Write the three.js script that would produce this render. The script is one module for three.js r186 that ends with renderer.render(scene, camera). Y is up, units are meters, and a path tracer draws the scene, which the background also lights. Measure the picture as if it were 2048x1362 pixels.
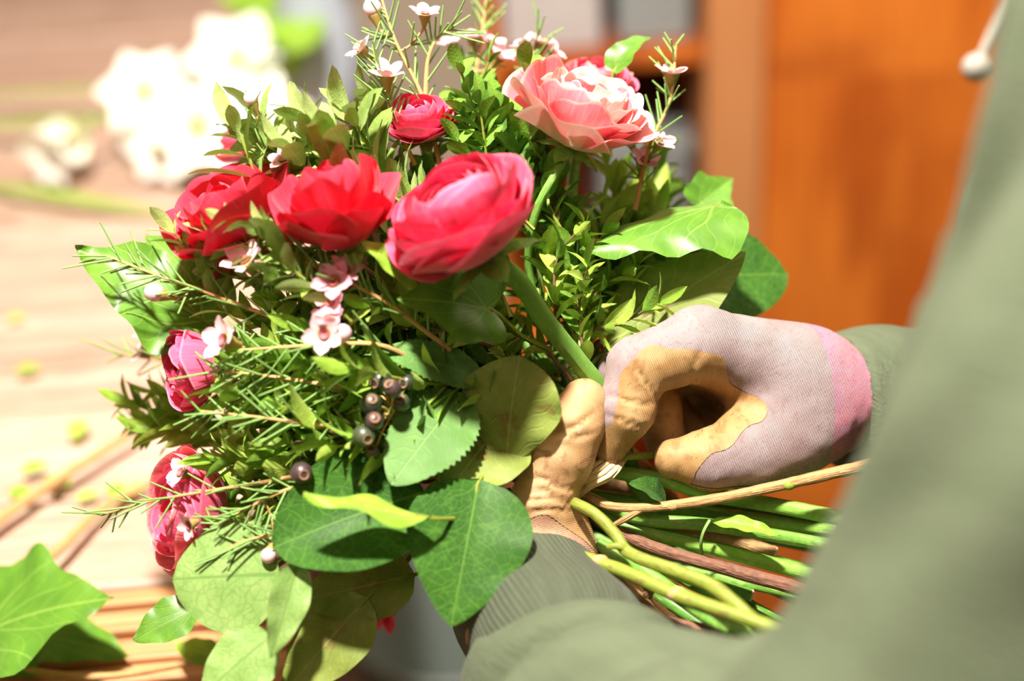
import * as THREE from 'three';
import { mergeGeometries } from 'three/addons/utils/BufferGeometryUtils.js';
import { RoundedBoxGeometry } from 'three/addons/geometries/RoundedBoxGeometry.js';
import { RectAreaLightUniformsLib } from 'three/addons/lights/RectAreaLightUniformsLib.js';

// ───────────────────────── camera, lights, exposure ─────────────────────────
const PW = 2048, PH = 1362, FPX = 2844, CAM_Y = 1.45;
const R = a => a * Math.PI / 180;
const scene = new THREE.Scene();
scene.background = new THREE.Color(0x000000);
const camera = new THREE.PerspectiveCamera(2 * Math.atan(PH / 2 / FPX) * 180 / Math.PI, PW / PH, 0.05, 30);
camera.position.set(0, CAM_Y, 0);
camera.rotation.set(R(-28), 0, R(-3.5), 'YXZ');
camera.focus = 0.64; camera.userData.fStop = 2.6;
camera.updateMatrixWorld(true);
const renderer = new THREE.WebGLRenderer();
renderer.toneMapping = THREE.LinearToneMapping;
renderer.toneMappingExposure = 1.0;
renderer.shadowMap.enabled = true;
RectAreaLightUniformsLib.init();

const V = (x, y, z) => new THREE.Vector3(x, y, z);
const camRight = V(1, 0, 0).applyQuaternion(camera.quaternion), camUp = V(0, 1, 0).applyQuaternion(camera.quaternion), camBack = V(0, 0, 1).applyQuaternion(camera.quaternion);
const at = (x, y, d) => V((x - PW / 2) / FPX * d, (PH / 2 - y) / FPX * d, -d).applyMatrix4(camera.matrixWorld);   // where a thing stands: the ray through a picture point, at a depth
const dirv = (x, y, z) => V(0, 0, 0).addScaledVector(camRight, x).addScaledVector(camUp, y).addScaledVector(camBack, z).normalize();
const TABLE_Y = CAM_Y - 0.48;
const onPlane = (x, y, h) => { const o = camera.position, d = at(x, y, 1).sub(o); return o.clone().addScaledVector(d, (h - o.y) / d.y); };
const onTable = (x, y, up = 0) => onPlane(x, y, TABLE_Y + up);

const KEY_POS = V(-0.14, 2.3, -0.34), KEY_AIM = V(-0.10, 1.1, -0.66);
const key = new THREE.SpotLight(0xfff4e8, 18, 0, R(68), 0.5, 2);
key.position.copy(KEY_POS); key.target.position.copy(KEY_AIM); key.castShadow = true; key.shadow.radius = 2.2;
scene.add(key, key.target);
const panels = [[0.9, -1.15, 8.5], [-0.9, 0.9, 3]];
for (const [x, z, p] of panels) {
  const l = new THREE.RectAreaLight(0xffe9cf, p, 1.15, 0.55);
  l.position.set(x, 2.655, z); l.lookAt(x, 0, z); scene.add(l);
}

// ───────────────────────── small tools ─────────────────────────
let seed = 7;
const rnd = () => { seed |= 0; seed = seed + 0x6D2B79F5 | 0; let t = Math.imul(seed ^ seed >>> 15, 1 | seed); t = t + Math.imul(t ^ t >>> 7, 61 | t) ^ t; return ((t ^ t >>> 14) >>> 0) / 4294967296; };
const rr = (a, b) => a + (b - a) * rnd();
const clamp = (x, a = 0, b = 1) => Math.min(b, Math.max(a, x));
const lerp = (a, b, t) => a + (b - a) * t;
const smooth = (a, b, x) => { const t = clamp((x - a) / (b - a)); return t * t * (3 - 2 * t); };
const hash = (x, y, s = 0) => { let h = Math.imul(x, 374761393) + Math.imul(y, 668265263) + Math.imul(s, 974634777) | 0; h = Math.imul(h ^ h >>> 13, 1274126177); return ((h ^ h >>> 16) >>> 0) / 4294967296; };
function noise2(x, y, s = 0, wrap = 0) {
  const xi = Math.floor(x), yi = Math.floor(y), fx = x - xi, fy = y - yi, u = fx * fx * (3 - 2 * fx), v = fy * fy * (3 - 2 * fy);
  const m = n => wrap ? ((n % wrap) + wrap) % wrap : n;
  const h = (a, b) => hash(m(a), m(b), s);
  return lerp(lerp(h(xi, yi), h(xi + 1, yi), u), lerp(h(xi, yi + 1), h(xi + 1, yi + 1), u), v);
}
const fbm = (x, y, s = 0, o = 4, wrap = 0) => { let a = 0, w = 0.5, n = 0, f = 1; for (let i = 0; i < o; i++) { a += w * noise2(x * f, y * f, s + i, wrap ? wrap * f : 0); n += w; w *= 0.5; f *= 2; } return a / n; };
const noise3 = (x, y, z, s = 0) => (noise2(x + 17.3 * Math.floor(z), y, s) * (1 - (z - Math.floor(z)))) + noise2(x + 17.3 * (Math.floor(z) + 1), y, s) * (z - Math.floor(z));
const used = {};
function nameOf(n) { const k = used[n] = (used[n] ?? -1) + 1; return k ? `${n}_${String(k).padStart(3, '0')}` : n; }
const shade = o => { o.traverse(m => { if (m.isMesh) m.castShadow = m.receiveShadow = true; }); return o; };
function group(name, label, category, pos, grp) {
  const g = new THREE.Group(); g.name = nameOf(name); if (pos) g.position.copy(pos);
  g.userData = { label, category }; if (grp) g.userData.group = grp; scene.add(g); return g;
}
function part(name, geo, m, parent) { const o = new THREE.Mesh(geo, m); o.name = name; o.castShadow = o.receiveShadow = true; parent.add(o); return o; }
function structure(name, geo, m) { const o = part(name, geo, m, scene); o.userData.kind = 'structure'; return o; }
function thingMesh(name, geo, m, label, category, grp) { const o = part(nameOf(name), geo, m, scene); o.userData = { label, category }; if (grp) o.userData.group = grp; return o; }
const box = (x0, x1, y0, y1, z0, z1, r = 0) => { const g = r ? new RoundedBoxGeometry(x1 - x0, y1 - y0, z1 - z0, 2, r) : new THREE.BoxGeometry(x1 - x0, y1 - y0, z1 - z0); g.translate((x0 + x1) / 2, (y0 + y1) / 2, (z0 + z1) / 2); return g; };
function orient(o, dir, roll = 0, normal) {   // local +Y along dir, local +Z near normal
  const y = dir.clone().normalize(); let z = normal ? normal.clone() : Math.abs(y.y) < 0.95 ? V(0, 1, 0) : V(1, 0, 0);
  z.addScaledVector(y, -z.dot(y)).normalize(); const x = V(0, 0, 0).crossVectors(y, z);
  o.quaternion.setFromRotationMatrix(new THREE.Matrix4().makeBasis(x, y, z)); if (roll) o.rotateY(roll); return o;
}
// textures
function tex(w, h, f, { srgb = true, rx = 1, ry = 1 } = {}) {
  const d = new Uint8Array(w * h * 4);
  for (let j = 0; j < h; j++) for (let i = 0; i < w; i++) { const c = f(i / w, j / h, i, j), k = (j * w + i) * 4; for (let q = 0; q < 3; q++) d[k + q] = clamp(Array.isArray(c) ? c[q] : c) * 255; d[k + 3] = 255; }
  const t = new THREE.DataTexture(d, w, h); t.magFilter = THREE.LinearFilter; t.minFilter = THREE.LinearFilter; t.wrapS = t.wrapT = THREE.RepeatWrapping; t.repeat.set(rx, ry);
  if (srgb) t.colorSpace = THREE.SRGBColorSpace; t.needsUpdate = true; return t;
}
const mixc = (a, b, t) => a.map((x, i) => lerp(x, b[i], t));
const rgb = (r, g, b) => [r / 255, g / 255, b / 255];
const phys = o => new THREE.MeshPhysicalMaterial({ side: THREE.DoubleSide, ...o });
// tubes
function tube(pts, r0, r1 = r0, seg = 0, rad = 7, bump = 0, sd = 0) {
  const c = new THREE.CatmullRomCurve3(pts, false, 'centripetal'), n = seg || Math.max(6, pts.length * 6), g = new THREE.TubeGeometry(c, n, 1, rad, false), p = g.attributes.position, q = V(0, 0, 0), uv = g.attributes.uv, len = c.getLength();
  for (let i = 0; i <= n; i++) { c.getPointAt(i / n, q); for (let j = 0; j <= rad; j++) { const k = i * (rad + 1) + j; let r = lerp(r0, r1, i / n); if (bump) r *= 1 + bump * (fbm(i * 0.55, (j % rad) * 0.8, 31 + sd, 2) - 0.5) * 2; p.setXYZ(k, q.x + (p.getX(k) - q.x) * r, q.y + (p.getY(k) - q.y) * r, q.z + (p.getZ(k) - q.z) * r); uv.setXY(k, uv.getX(k) * len / 0.04, uv.getY(k)); } }
  // end caps
  const caps = [g]; g.computeVertexNormals();
  for (const e of [0, n]) { const a = []; for (let j = 0; j < rad; j++) { const k = e * (rad + 1) + j; a.push(V(p.getX(k), p.getY(k), p.getZ(k))); } const cpt = c.getPointAt(e / n), pos = [], tn = c.getTangentAt(e / n), nor = [], uvs = []; for (let j = 0; j < rad; j++) { for (const w of [cpt, a[j], a[(j + 1) % rad]]) { pos.push(w.x, w.y, w.z); nor.push(...tn.toArray()); uvs.push(0, 0); } } const cg = new THREE.BufferGeometry(); cg.setAttribute('position', new THREE.Float32BufferAttribute(pos, 3)); cg.setAttribute('normal', new THREE.Float32BufferAttribute(nor, 3)); cg.setAttribute('uv', new THREE.Float32BufferAttribute(uvs, 2)); cg.setIndex([...Array(pos.length / 3).keys()]); caps.push(cg); }
  return mergeGeometries(caps);
}
// signed distance meshing (surface nets)
function surfaceNet(f, lo, hi, cell) {
  const n = [0, 1, 2].map(i => Math.ceil((hi[i] - lo[i]) / cell) + 1), [nx, ny, nz] = n, val = new Float32Array(nx * ny * nz), id = new Int32Array(nx * ny * nz).fill(-1);
  const at3 = (i, j, k) => i + nx * (j + ny * k);
  for (let k = 0; k < nz; k++) for (let j = 0; j < ny; j++) for (let i = 0; i < nx; i++) val[at3(i, j, k)] = f(lo[0] + i * cell, lo[1] + j * cell, lo[2] + k * cell);
  const pos = [], idx = [];
  for (let k = 0; k < nz - 1; k++) for (let j = 0; j < ny - 1; j++) for (let i = 0; i < nx - 1; i++) {
    let m = 0; for (let c = 0; c < 8; c++) if (val[at3(i + (c & 1), j + (c >> 1 & 1), k + (c >> 2))] < 0) m |= 1 << c;
    if (m === 0 || m === 255) continue;
    let sx = 0, sy = 0, sz = 0, s = 0;
    for (let a = 0; a < 8; a++) for (const bit of [1, 2, 4]) { if (a & bit) continue; const b = a | bit; if ((m >> a & 1) === (m >> b & 1)) continue; const va = val[at3(i + (a & 1), j + (a >> 1 & 1), k + (a >> 2))], vb = val[at3(i + (b & 1), j + (b >> 1 & 1), k + (b >> 2))], t = va / (va - vb); sx += (a & 1) + (bit === 1 ? t : 0); sy += (a >> 1 & 1) + (bit === 2 ? t : 0); sz += (a >> 2) + (bit === 4 ? t : 0); s++; }
    id[at3(i, j, k)] = pos.length / 3; pos.push(lo[0] + (i + sx / s) * cell, lo[1] + (j + sy / s) * cell, lo[2] + (k + sz / s) * cell);
  }
  const quad = (a, b, c, d, flip) => { if (a < 0 || b < 0 || c < 0 || d < 0) return; flip ? idx.push(a, c, b, a, d, c) : idx.push(a, b, c, a, c, d); };
  for (let k = 1; k < nz - 1; k++) for (let j = 1; j < ny - 1; j++) for (let i = 1; i < nx - 1; i++) {
    const v = val[at3(i, j, k)] < 0;
    if (v !== (val[at3(i + 1, j, k)] < 0)) quad(id[at3(i, j - 1, k - 1)], id[at3(i, j, k - 1)], id[at3(i, j, k)], id[at3(i, j - 1, k)], !v);
    if (v !== (val[at3(i, j + 1, k)] < 0)) quad(id[at3(i - 1, j, k - 1)], id[at3(i - 1, j, k)], id[at3(i, j, k)], id[at3(i, j, k - 1)], !v);
    if (v !== (val[at3(i, j, k + 1)] < 0)) quad(id[at3(i - 1, j - 1, k)], id[at3(i, j - 1, k)], id[at3(i, j, k)], id[at3(i - 1, j, k)], !v);
  }
  const nor = []; const e = cell * 0.5;
  for (let q = 0; q < pos.length; q += 3) { const [x, y, z] = [pos[q], pos[q + 1], pos[q + 2]]; let a = f(x + e, y, z) - f(x - e, y, z), b = f(x, y + e, z) - f(x, y - e, z), c = f(x, y, z + e) - f(x, y, z - e); const l = Math.hypot(a, b, c) || 1; nor.push(a / l, b / l, c / l); }
  return { pos, nor, idx };
}
function netGeo(s, uvf) {
  const g = new THREE.BufferGeometry(); g.setAttribute('position', new THREE.Float32BufferAttribute(s.pos, 3)); g.setAttribute('normal', new THREE.Float32BufferAttribute(s.nor, 3));
  const uv = []; for (let q = 0; q < s.pos.length; q += 3) uv.push(...(uvf ? uvf(s.pos[q], s.pos[q + 1], s.pos[q + 2]) : [0, 0]));
  g.setAttribute('uv', new THREE.Float32BufferAttribute(uv, 2)); g.setIndex(s.idx); return g;
}
function clipNet(s, gf) {   // cuts a mesh cleanly in two along gf = 0
  const val = []; for (let q = 0; q < s.pos.length; q += 3) val.push(gf(s.pos[q], s.pos[q + 1], s.pos[q + 2]));
  const out = [{ pos: [], nor: [], idx: [], m: new Map() }, { pos: [], nor: [], idx: [], m: new Map() }];
  const vert = (o, key, p, n) => { if (!o.m.has(key)) { o.m.set(key, o.pos.length / 3); o.pos.push(...p); o.nor.push(...n); } return o.m.get(key); };
  const P = i => s.pos.slice(i * 3, i * 3 + 3), N = i => s.nor.slice(i * 3, i * 3 + 3);
  for (let q = 0; q < s.idx.length; q += 3) {
    const t = [s.idx[q], s.idx[q + 1], s.idx[q + 2]];
    for (const side of [0, 1]) {
      const ins = i => side ? val[i] >= 0 : val[i] < 0, o = out[side], poly = [];
      for (let a = 0; a < 3; a++) { const i = t[a], j = t[(a + 1) % 3]; if (ins(i)) poly.push(vert(o, i, P(i), N(i))); if (ins(i) !== ins(j)) { const u = val[i] / (val[i] - val[j]), lo = Math.min(i, j), hi = Math.max(i, j); poly.push(vert(o, lo + '_' + hi, mixc(P(i), P(j), u), mixc(N(i), N(j), u))); } }
      for (let a = 2; a < poly.length; a++) o.idx.push(poly[0], poly[a - 1], poly[a]);
    }
  }
  return out;
}
const seg = (x, y, z, a, b) => { const bx = b[0] - a[0], by = b[1] - a[1], bz = b[2] - a[2], px = x - a[0], py = y - a[1], pz = z - a[2]; const t = clamp((px * bx + py * by + pz * bz) / (bx * bx + by * by + bz * bz || 1e-9)); return [Math.hypot(px - bx * t, py - by * t, pz - bz * t) - lerp(a[3], b[3], t), t]; };
const smin = (a, b, k) => { const h = clamp(0.5 + 0.5 * (b - a) / k); return lerp(b, a, h) - k * h * (1 - h); };
const bone = (x, y, d, r) => [...at(x, y, d).toArray(), r];

// ───────────────────────── materials ─────────────────────────
const woodTex = (a, b, c, s, ringsY = 22, w = 512, h = 512) => tex(w, h, (u, v) => {
  const g = fbm(u * 3, v * ringsY, s, 4), f = fbm(u * 24, v * 190, s + 9, 3), st = fbm(u * 5, v * 6, s + 20, 4);
  let col = mixc(a, b, smooth(0.3, 0.72, g)); col = mixc(col, c, smooth(0.52, 0.75, f) * 0.5); return mixc(col, c, smooth(0.6, 0.8, st) * 0.45);
});
const grainBump = tex(512, 512, (u, v) => fbm(u * 10, v * 120, 5, 4), { srgb: false });
const tableMats = [0, 1, 2].map(k => new THREE.MeshStandardMaterial({ map: woodTex(rgb(206, 180, 164), rgb(184, 154, 136), rgb(150, 116, 98), 3 + k * 7), roughness: 0.62, bumpMap: grainBump, bumpScale: 0.0008 }));
const slatMats = [0, 1].map(k => new THREE.MeshStandardMaterial({ map: woodTex(rgb(212, 160, 112), rgb(196, 140, 94), rgb(164, 110, 70), 60 + k * 7), roughness: 0.5, bumpMap: grainBump, bumpScale: 0.0006 }));
const tableDark = new THREE.MeshStandardMaterial({ map: woodTex(rgb(96, 66, 48), rgb(80, 54, 40), rgb(58, 40, 30), 91), roughness: 0.75 });
const cabTex = tex(512, 512, (u, v) => { const w = fbm(u * 9, v * 2.2, 41, 4), f = fbm(u * 110, v * 6, 50, 3), blotch = fbm(u * 3.5, v * 3, 57, 4); let c = mixc(rgb(214, 122, 40), rgb(184, 92, 24), smooth(0.3, 0.7, w)); c = mixc(c, rgb(150, 68, 16), smooth(0.45, 0.75, blotch) * 0.6); return mixc(c, rgb(128, 60, 20), smooth(0.55, 0.8, f) * 0.3); });
const cabMat = new THREE.MeshStandardMaterial({ map: cabTex, roughness: 0.45 });
const postMat = new THREE.MeshStandardMaterial({ map: tex(256, 256, (u, v) => mixc(rgb(206, 148, 96), rgb(186, 122, 72), fbm(u * 14, v * 2, 70, 4))), roughness: 0.5 });
const wallMat = new THREE.MeshStandardMaterial({ map: tex(256, 256, (u, v) => mixc(rgb(222, 208, 186), rgb(210, 196, 172), fbm(u * 8, v * 8, 80, 4))), roughness: 0.9 });
const ceilMat = new THREE.MeshStandardMaterial({ color: 0xefebe4, roughness: 0.95 });
const floorMat = new THREE.MeshStandardMaterial({ map: tex(512, 512, (u, v) => mixc(rgb(132, 98, 76), rgb(100, 72, 56), fbm(u * 14, v * 14, 84, 5))), roughness: 0.6 });
// leaves: colour maps with veins. u across (0.5 = midrib), v from base to tip
function leafTex(base, alt, vein, { n = 7, slope = 0.32, net = 0, palm = false, veinW = 1, s = 0, strength = 0.7, spots = 0 } = {}, W = 256, H = 384) {
  const cells = []; if (net) for (let i = 0; i < net; i++) cells.push([hash(i, 1, s), hash(i, 2, s)]);
  const rel = new Float32Array(W * H);
  const t = tex(W, H, (u, v, i, j) => {
    const x = (u - 0.5) * 2, ax = Math.abs(x); let k = 0;
    k = Math.max(k, (1 - smooth(0.012, 0.034 * veinW, ax * (0.6 + 0.6 * v))));
    if (palm) { const yy = v - 0.16, an = Math.atan2(ax, yy), rd = Math.hypot(ax, yy); for (const a of [0.55, 1.15, 1.9]) k = Math.max(k, 0.85 * (1 - smooth(0.006, 0.02 * veinW, Math.abs(an - a - 0.1 * Math.sin(rd * 6)) * rd)) * (1 - smooth(0.6, 1.1, rd))); }
    const ph = (v - slope * Math.pow(ax, 0.85) + 0.04 * Math.sin(ax * 9 + s)) * n + (x > 0 ? 0.35 : 0), dd = Math.abs(ph - Math.round(ph)) / n;
    k = Math.max(k, (palm ? 0.45 : 0.75) * (1 - smooth(0.003, 0.011 * veinW, dd)) * (1 - 0.5 * ax));
    if (net) { let d1 = 9, d2 = 9; for (const c of cells) { const d = Math.hypot((c[0] - u) * 1.0, (c[1] - v) * 1.4); if (d < d1) { d2 = d1; d1 = d; } else if (d < d2) d2 = d; } k = Math.max(k, 0.55 * (1 - smooth(0.002, 0.012, d2 - d1))); }
    rel[j * W + i] = k;
    let c = mixc(base, alt, smooth(0.25, 0.75, fbm(u * 5, v * 7, 11 + s, 4)));
    c = mixc(c, mixc(base, [0, 0, 0], 0.25), 0.5 * fbm(u * 40, v * 60, 15 + s, 2) * 0.5);
    if (spots) c = mixc(c, rgb(120, 84, 40), smooth(0.70, 0.78, fbm(u * 6, v * 8, 77 + s, 3)) * spots);
    return mixc(c, vein, k * strength);
  });
  const b = tex(W, H, (u, v, i, j) => 0.7 - 0.45 * rel[j * W + i] + 0.25 * fbm(u * 30, v * 40, 3 + s, 2), { srgb: false });
  return [t, b];
}
const leafMat = (maps, gloss = 0.6, cr = 0.35, trans = 0.18, bump = 0.0006) => phys({ map: maps[0], bumpMap: maps[1], bumpScale: bump, roughness: 0.85, specularIntensity: 0.5, clearcoat: gloss, clearcoatRoughness: cr, transmission: trans, thickness: 0 });
const M = {
  ivy: leafMat(leafTex(rgb(98, 150, 36), rgb(78, 130, 26), rgb(160, 192, 96), { palm: true, n: 9, s: 1, strength: 0.5, veinW: 0.7 }), 0.6, 0.34),
  mid: leafMat(leafTex(rgb(52, 102, 18), rgb(38, 86, 12), rgb(140, 178, 80), { n: 9, slope: 0.5, net: 260, s: 4, strength: 0.4, veinW: 0.6 }), 0.12, 0.4),
  rose: leafMat(leafTex(rgb(104, 150, 74), rgb(88, 134, 60), rgb(146, 180, 112), { n: 9, slope: 0.35, s: 5, strength: 0.45, veinW: 0.7 }), 0.25, 0.5),
  under: leafMat(leafTex(rgb(138, 156, 70), rgb(122, 140, 58), rgb(178, 192, 112), { n: 9, slope: 0.5, s: 8, spots: 0.4, strength: 0.45, veinW: 0.8 }), 0.3, 0.45),
  pale: leafMat(leafTex(rgb(146, 178, 100), rgb(126, 164, 82), rgb(88, 130, 52), { n: 5, slope: 0.4, net: 200, s: 9, strength: 0.6 }), 0.25, 0.45, 0.18, 0.00025),
  lime: leafMat(leafTex(rgb(150, 196, 56), rgb(130, 180, 46), rgb(184, 214, 110), { n: 7, s: 12 }), 0.35, 0.4),
};
const smallTex = (a, b, v, s) => leafTex(a, b, v, { n: 8, slope: 0.3, s, strength: 0.45, veinW: 1.5 }, 64, 128);
const SM = {
  lance: [leafMat(smallTex(rgb(150, 190, 60), rgb(128, 172, 46), rgb(180, 206, 104), 20), 0.4, 0.4, 0.22, 0.0003), leafMat(smallTex(rgb(178, 206, 84), rgb(156, 192, 66), rgb(198, 216, 118), 21), 0.35, 0.42, 0.22, 0.0003), leafMat(smallTex(rgb(122, 166, 52), rgb(102, 148, 40), rgb(148, 182, 80), 22), 0.45, 0.38, 0.2, 0.0003)],
  oval: [leafMat(smallTex(rgb(122, 170, 50), rgb(100, 152, 38), rgb(176, 206, 106), 23), 0.5, 0.36, 0.22, 0.0003), leafMat(smallTex(rgb(94, 144, 42), rgb(74, 124, 32), rgb(146, 184, 86), 24), 0.5, 0.36, 0.2, 0.0003)],
  sage: [leafMat(smallTex(rgb(176, 196, 122), rgb(156, 182, 100), rgb(200, 214, 152), 25), 0.2, 0.5, 0.22, 0.0003), leafMat(smallTex(rgb(150, 180, 88), rgb(130, 164, 70), rgb(182, 204, 126), 26), 0.25, 0.5, 0.22, 0.0003)],
};
const needleMat = phys({ color: 0x7ba455, roughness: 0.6 });
const stemTex = (a, b, c, s) => tex(64, 256, (u, v) => mixc(mixc(a, b, fbm(u * 30, v * 5, s, 3)), c, smooth(0.6, 0.8, fbm(u * 9, v * 9, s + 5, 3)) * 0.6));
const fibre = tex(64, 64, (u, v) => fbm(u * 6, v * 30, 8, 3), { srgb: false });
const stemGreen = [0, 1, 2].map(k => phys({ map: stemTex(rgb(150 - k * 26, 196 - k * 20, 84 - k * 12), rgb(120 - k * 20, 174 - k * 22, 60 - k * 8), rgb(170, 204, 110), 30 + k), roughness: 0.5, clearcoat: 0.35, clearcoatRoughness: 0.35, bumpMap: fibre, bumpScale: 0.0003 }));
const stemYellow = phys({ map: stemTex(rgb(138, 150, 52), rgb(118, 136, 42), rgb(112, 88, 40), 36), roughness: 0.6, bumpMap: fibre, bumpScale: 0.0003 });
const barkBrown = phys({ map: stemTex(rgb(146, 106, 84), rgb(122, 84, 66), rgb(96, 66, 52), 38), roughness: 0.85, bumpMap: fibre, bumpScale: 0.0008 });
const barkTan = phys({ map: stemTex(rgb(196, 158, 108), rgb(172, 132, 84), rgb(140, 104, 64), 40), roughness: 0.8, bumpMap: fibre, bumpScale: 0.0008 });
const twigTan = phys({ map: stemTex(rgb(208, 164, 110), rgb(190, 146, 92), rgb(160, 124, 70), 42), roughness: 0.75 });
const strawMat = phys({ map: stemTex(rgb(232, 212, 168), rgb(214, 188, 138), rgb(190, 160, 110), 44), roughness: 0.75 });
// petals: u across, v from base to rim
const petalTex = (base, rim, streak, s, edge = 0.8) => tex(128, 128, (u, v) => { let c = mixc(base, rim, smooth(0.05, edge, v + 0.12 * (fbm(u * 6, 0.5, s, 2) - 0.5))); c = mixc(c, base, 0.7 * smooth(0.93, 0.97, v)); return mixc(c, streak, smooth(0.5, 0.8, fbm(u * 26 + 0.5 * v, v * 2, s + 3, 3)) * 0.28); });
const petalBump = tex(128, 128, (u, v) => fbm(u * 22, v * 3, 9, 3), { srgb: false });
const petalMat = (map, tr = 0.22) => phys({ map, roughness: 0.85, bumpMap: petalBump, bumpScale: 0.0004, transmission: tr, thickness: 0, clearcoat: 0.08, clearcoatRoughness: 0.5 });
const P = {
  pink: petalMat(petalTex(rgb(246, 150, 176), rgb(240, 92, 134), rgb(252, 178, 196), 1)),
  hot: petalMat(petalTex(rgb(238, 96, 134), rgb(234, 62, 108), rgb(250, 150, 174), 2)),
  red: petalMat(petalTex(rgb(230, 48, 80), rgb(226, 34, 66), rgb(246, 100, 122), 3)),
  redPink: petalMat(petalTex(rgb(234, 66, 98), rgb(230, 48, 82), rgb(250, 150, 166), 4)),
  blush: petalMat(petalTex(rgb(254, 238, 220), rgb(250, 186, 182), rgb(254, 222, 214), 5, 1.0)),
  salmon: petalMat(petalTex(rgb(250, 196, 184), rgb(238, 116, 128), rgb(250, 178, 178), 6, 0.9)),
  wax: phys({ color: 0xf2ccd2, roughness: 0.7, transmission: 0.2, thickness: 0 }),
  waxPink: phys({ color: 0xe6a9b8, roughness: 0.7, transmission: 0.2, thickness: 0 }),
  waxCup: phys({ color: 0xc4646a, roughness: 0.6 }),
  waxCalyx: phys({ color: 0xa48c4a, roughness: 0.6 }),
  white: petalMat(petalTex(rgb(226, 238, 190), rgb(250, 250, 244), rgb(240, 246, 226), 7, 0.5), 0.15),
  pollen: phys({ color: 0xe0d264, roughness: 0.8 }),
};
const berryMats = [rgb(58, 74, 52), rgb(82, 62, 66), rgb(74, 88, 60)].map((c, k) => phys({ map: tex(64, 64, (u, v) => mixc(c, mixc(c, [0.1, 0.08, 0.08], 0.4), fbm(u * 5, v * 5, 60 + k, 4))), roughness: 0.4, clearcoat: 0.4, clearcoatRoughness: 0.3 }));
const berryCrown = phys({ color: 0x8a6a50, roughness: 0.85 });
// cloth and leather, uv in metres
const knitRows = tex(64, 64, (u, v) => { const row = v * 8, c = u * 8 + (Math.floor(row) % 2) * 0.5; return 0.5 + 0.3 * Math.cos((row % 1 - 0.5) * 2 * Math.PI) * 1 + 0.15 * Math.cos(c * 2 * Math.PI); }, { srgb: false });
const fabric = (a, b, c, s, extra = {}) => phys({ map: tex(256, 256, (u, v) => mixc(mixc(a, b, smooth(0.3, 0.7, fbm(u * 4, v * 4, s, 4, 4))), c, smooth(0.55, 0.85, fbm(u * 32, v * 32, s + 4, 3, 32)) * 0.5), { rx: 1, ry: 1 }), roughness: 0.95, sheen: 0.25, sheenRoughness: 0.6, sheenColor: new THREE.Color(0xffffff), ...extra });
const knitBump = knitRows.clone(); knitBump.repeat.set(8, 8); knitBump.needsUpdate = true;
const fleece = tex(256, 256, (u, v) => fbm(u * 64, v * 64, 149, 2, 64), { srgb: false });
const ribBump = tex(64, 8, (u, v) => 0.5 + 0.5 * Math.cos(u * 2 * Math.PI * 4), { srgb: false });
const gloveKnit = fabric(rgb(172, 152, 154), rgb(160, 138, 138), rgb(140, 118, 114), 100, { bumpMap: knitBump, bumpScale: 0.0005 });
const glovePink = fabric(rgb(214, 136, 150), rgb(190, 132, 156), rgb(212, 100, 108), 104, { bumpMap: knitBump, bumpScale: 0.0005 });
const gloveTan = fabric(rgb(196, 152, 122), rgb(184, 138, 110), rgb(186, 108, 104), 107, { bumpMap: knitBump, bumpScale: 0.0005 });
const leatherMat = phys({ map: tex(512, 512, (u, v) => { let c = mixc(rgb(184, 148, 98), rgb(166, 126, 78), smooth(0.3, 0.7, fbm(u * 5, v * 5, 110, 4, 5))); c = mixc(c, rgb(130, 90, 46), smooth(0.58, 0.8, fbm(u * 12, v * 12, 115, 4, 12)) * 0.4); return mixc(c, rgb(92, 60, 30), smooth(0.78, 0.88, fbm(u * 64, v * 64, 118, 2, 64)) * 0.5); }), roughness: 0.55, clearcoat: 0.15, clearcoatRoughness: 0.45, bumpMap: knitBump, bumpScale: 0.00025 });
const leatherPale = phys({ map: tex(512, 512, (u, v) => { let c = mixc(rgb(206, 164, 118), rgb(190, 146, 100), smooth(0.3, 0.7, fbm(u * 5, v * 5, 130, 4, 5))); return mixc(c, rgb(140, 98, 62), smooth(0.62, 0.8, fbm(u * 14, v * 14, 135, 4, 14)) * 0.5); }), roughness: 0.55, clearcoat: 0.15, clearcoatRoughness: 0.45, bumpMap: knitBump, bumpScale: 0.00025 });
const sweatMat = fabric(rgb(90, 101, 78), rgb(84, 95, 72), rgb(74, 83, 62), 140, { bumpMap: fleece, bumpScale: 0.0004, sheen: 0.1 });
const ribMat = fabric(rgb(78, 86, 68), rgb(72, 80, 62), rgb(62, 70, 54), 146, { bumpMap: ribBump, bumpScale: 0.0005, sheen: 0.1 });
const trouserMat = fabric(rgb(52, 56, 70), rgb(44, 48, 60), rgb(36, 38, 50), 150);
const skinMat = phys({ color: 0xd9a88a, roughness: 0.6 });
const hairMat = phys({ color: 0x4a3324, roughness: 0.7 });

// ───────────────────────── the room ─────────────────────────
const X0 = -2.0, X1 = 2.2, Z0 = -2.75, Z1 = 2.0, HC = 2.7;
structure('floor', box(X0 - 0.1, X1 + 0.1, -0.1, 0, Z0 - 0.1, Z1 + 0.1), floorMat);
structure('ceiling', box(X0 - 0.1, X1 + 0.1, HC, HC + 0.1, Z0 - 0.1, Z1 + 0.1), ceilMat);
structure('wall_back', box(X0 - 0.1, X1 + 0.1, 0, HC, Z0 - 0.1, Z0), wallMat);
structure('wall_front', box(X0 - 0.1, X1 + 0.1, 0, HC, Z1, Z1 + 0.1), wallMat);
structure('wall_left', box(X0 - 0.1, X0, 0, HC, Z0, Z1), wallMat);
structure('wall_right', box(X1, X1 + 0.1, 0, HC, Z0, Z1), wallMat);
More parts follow.
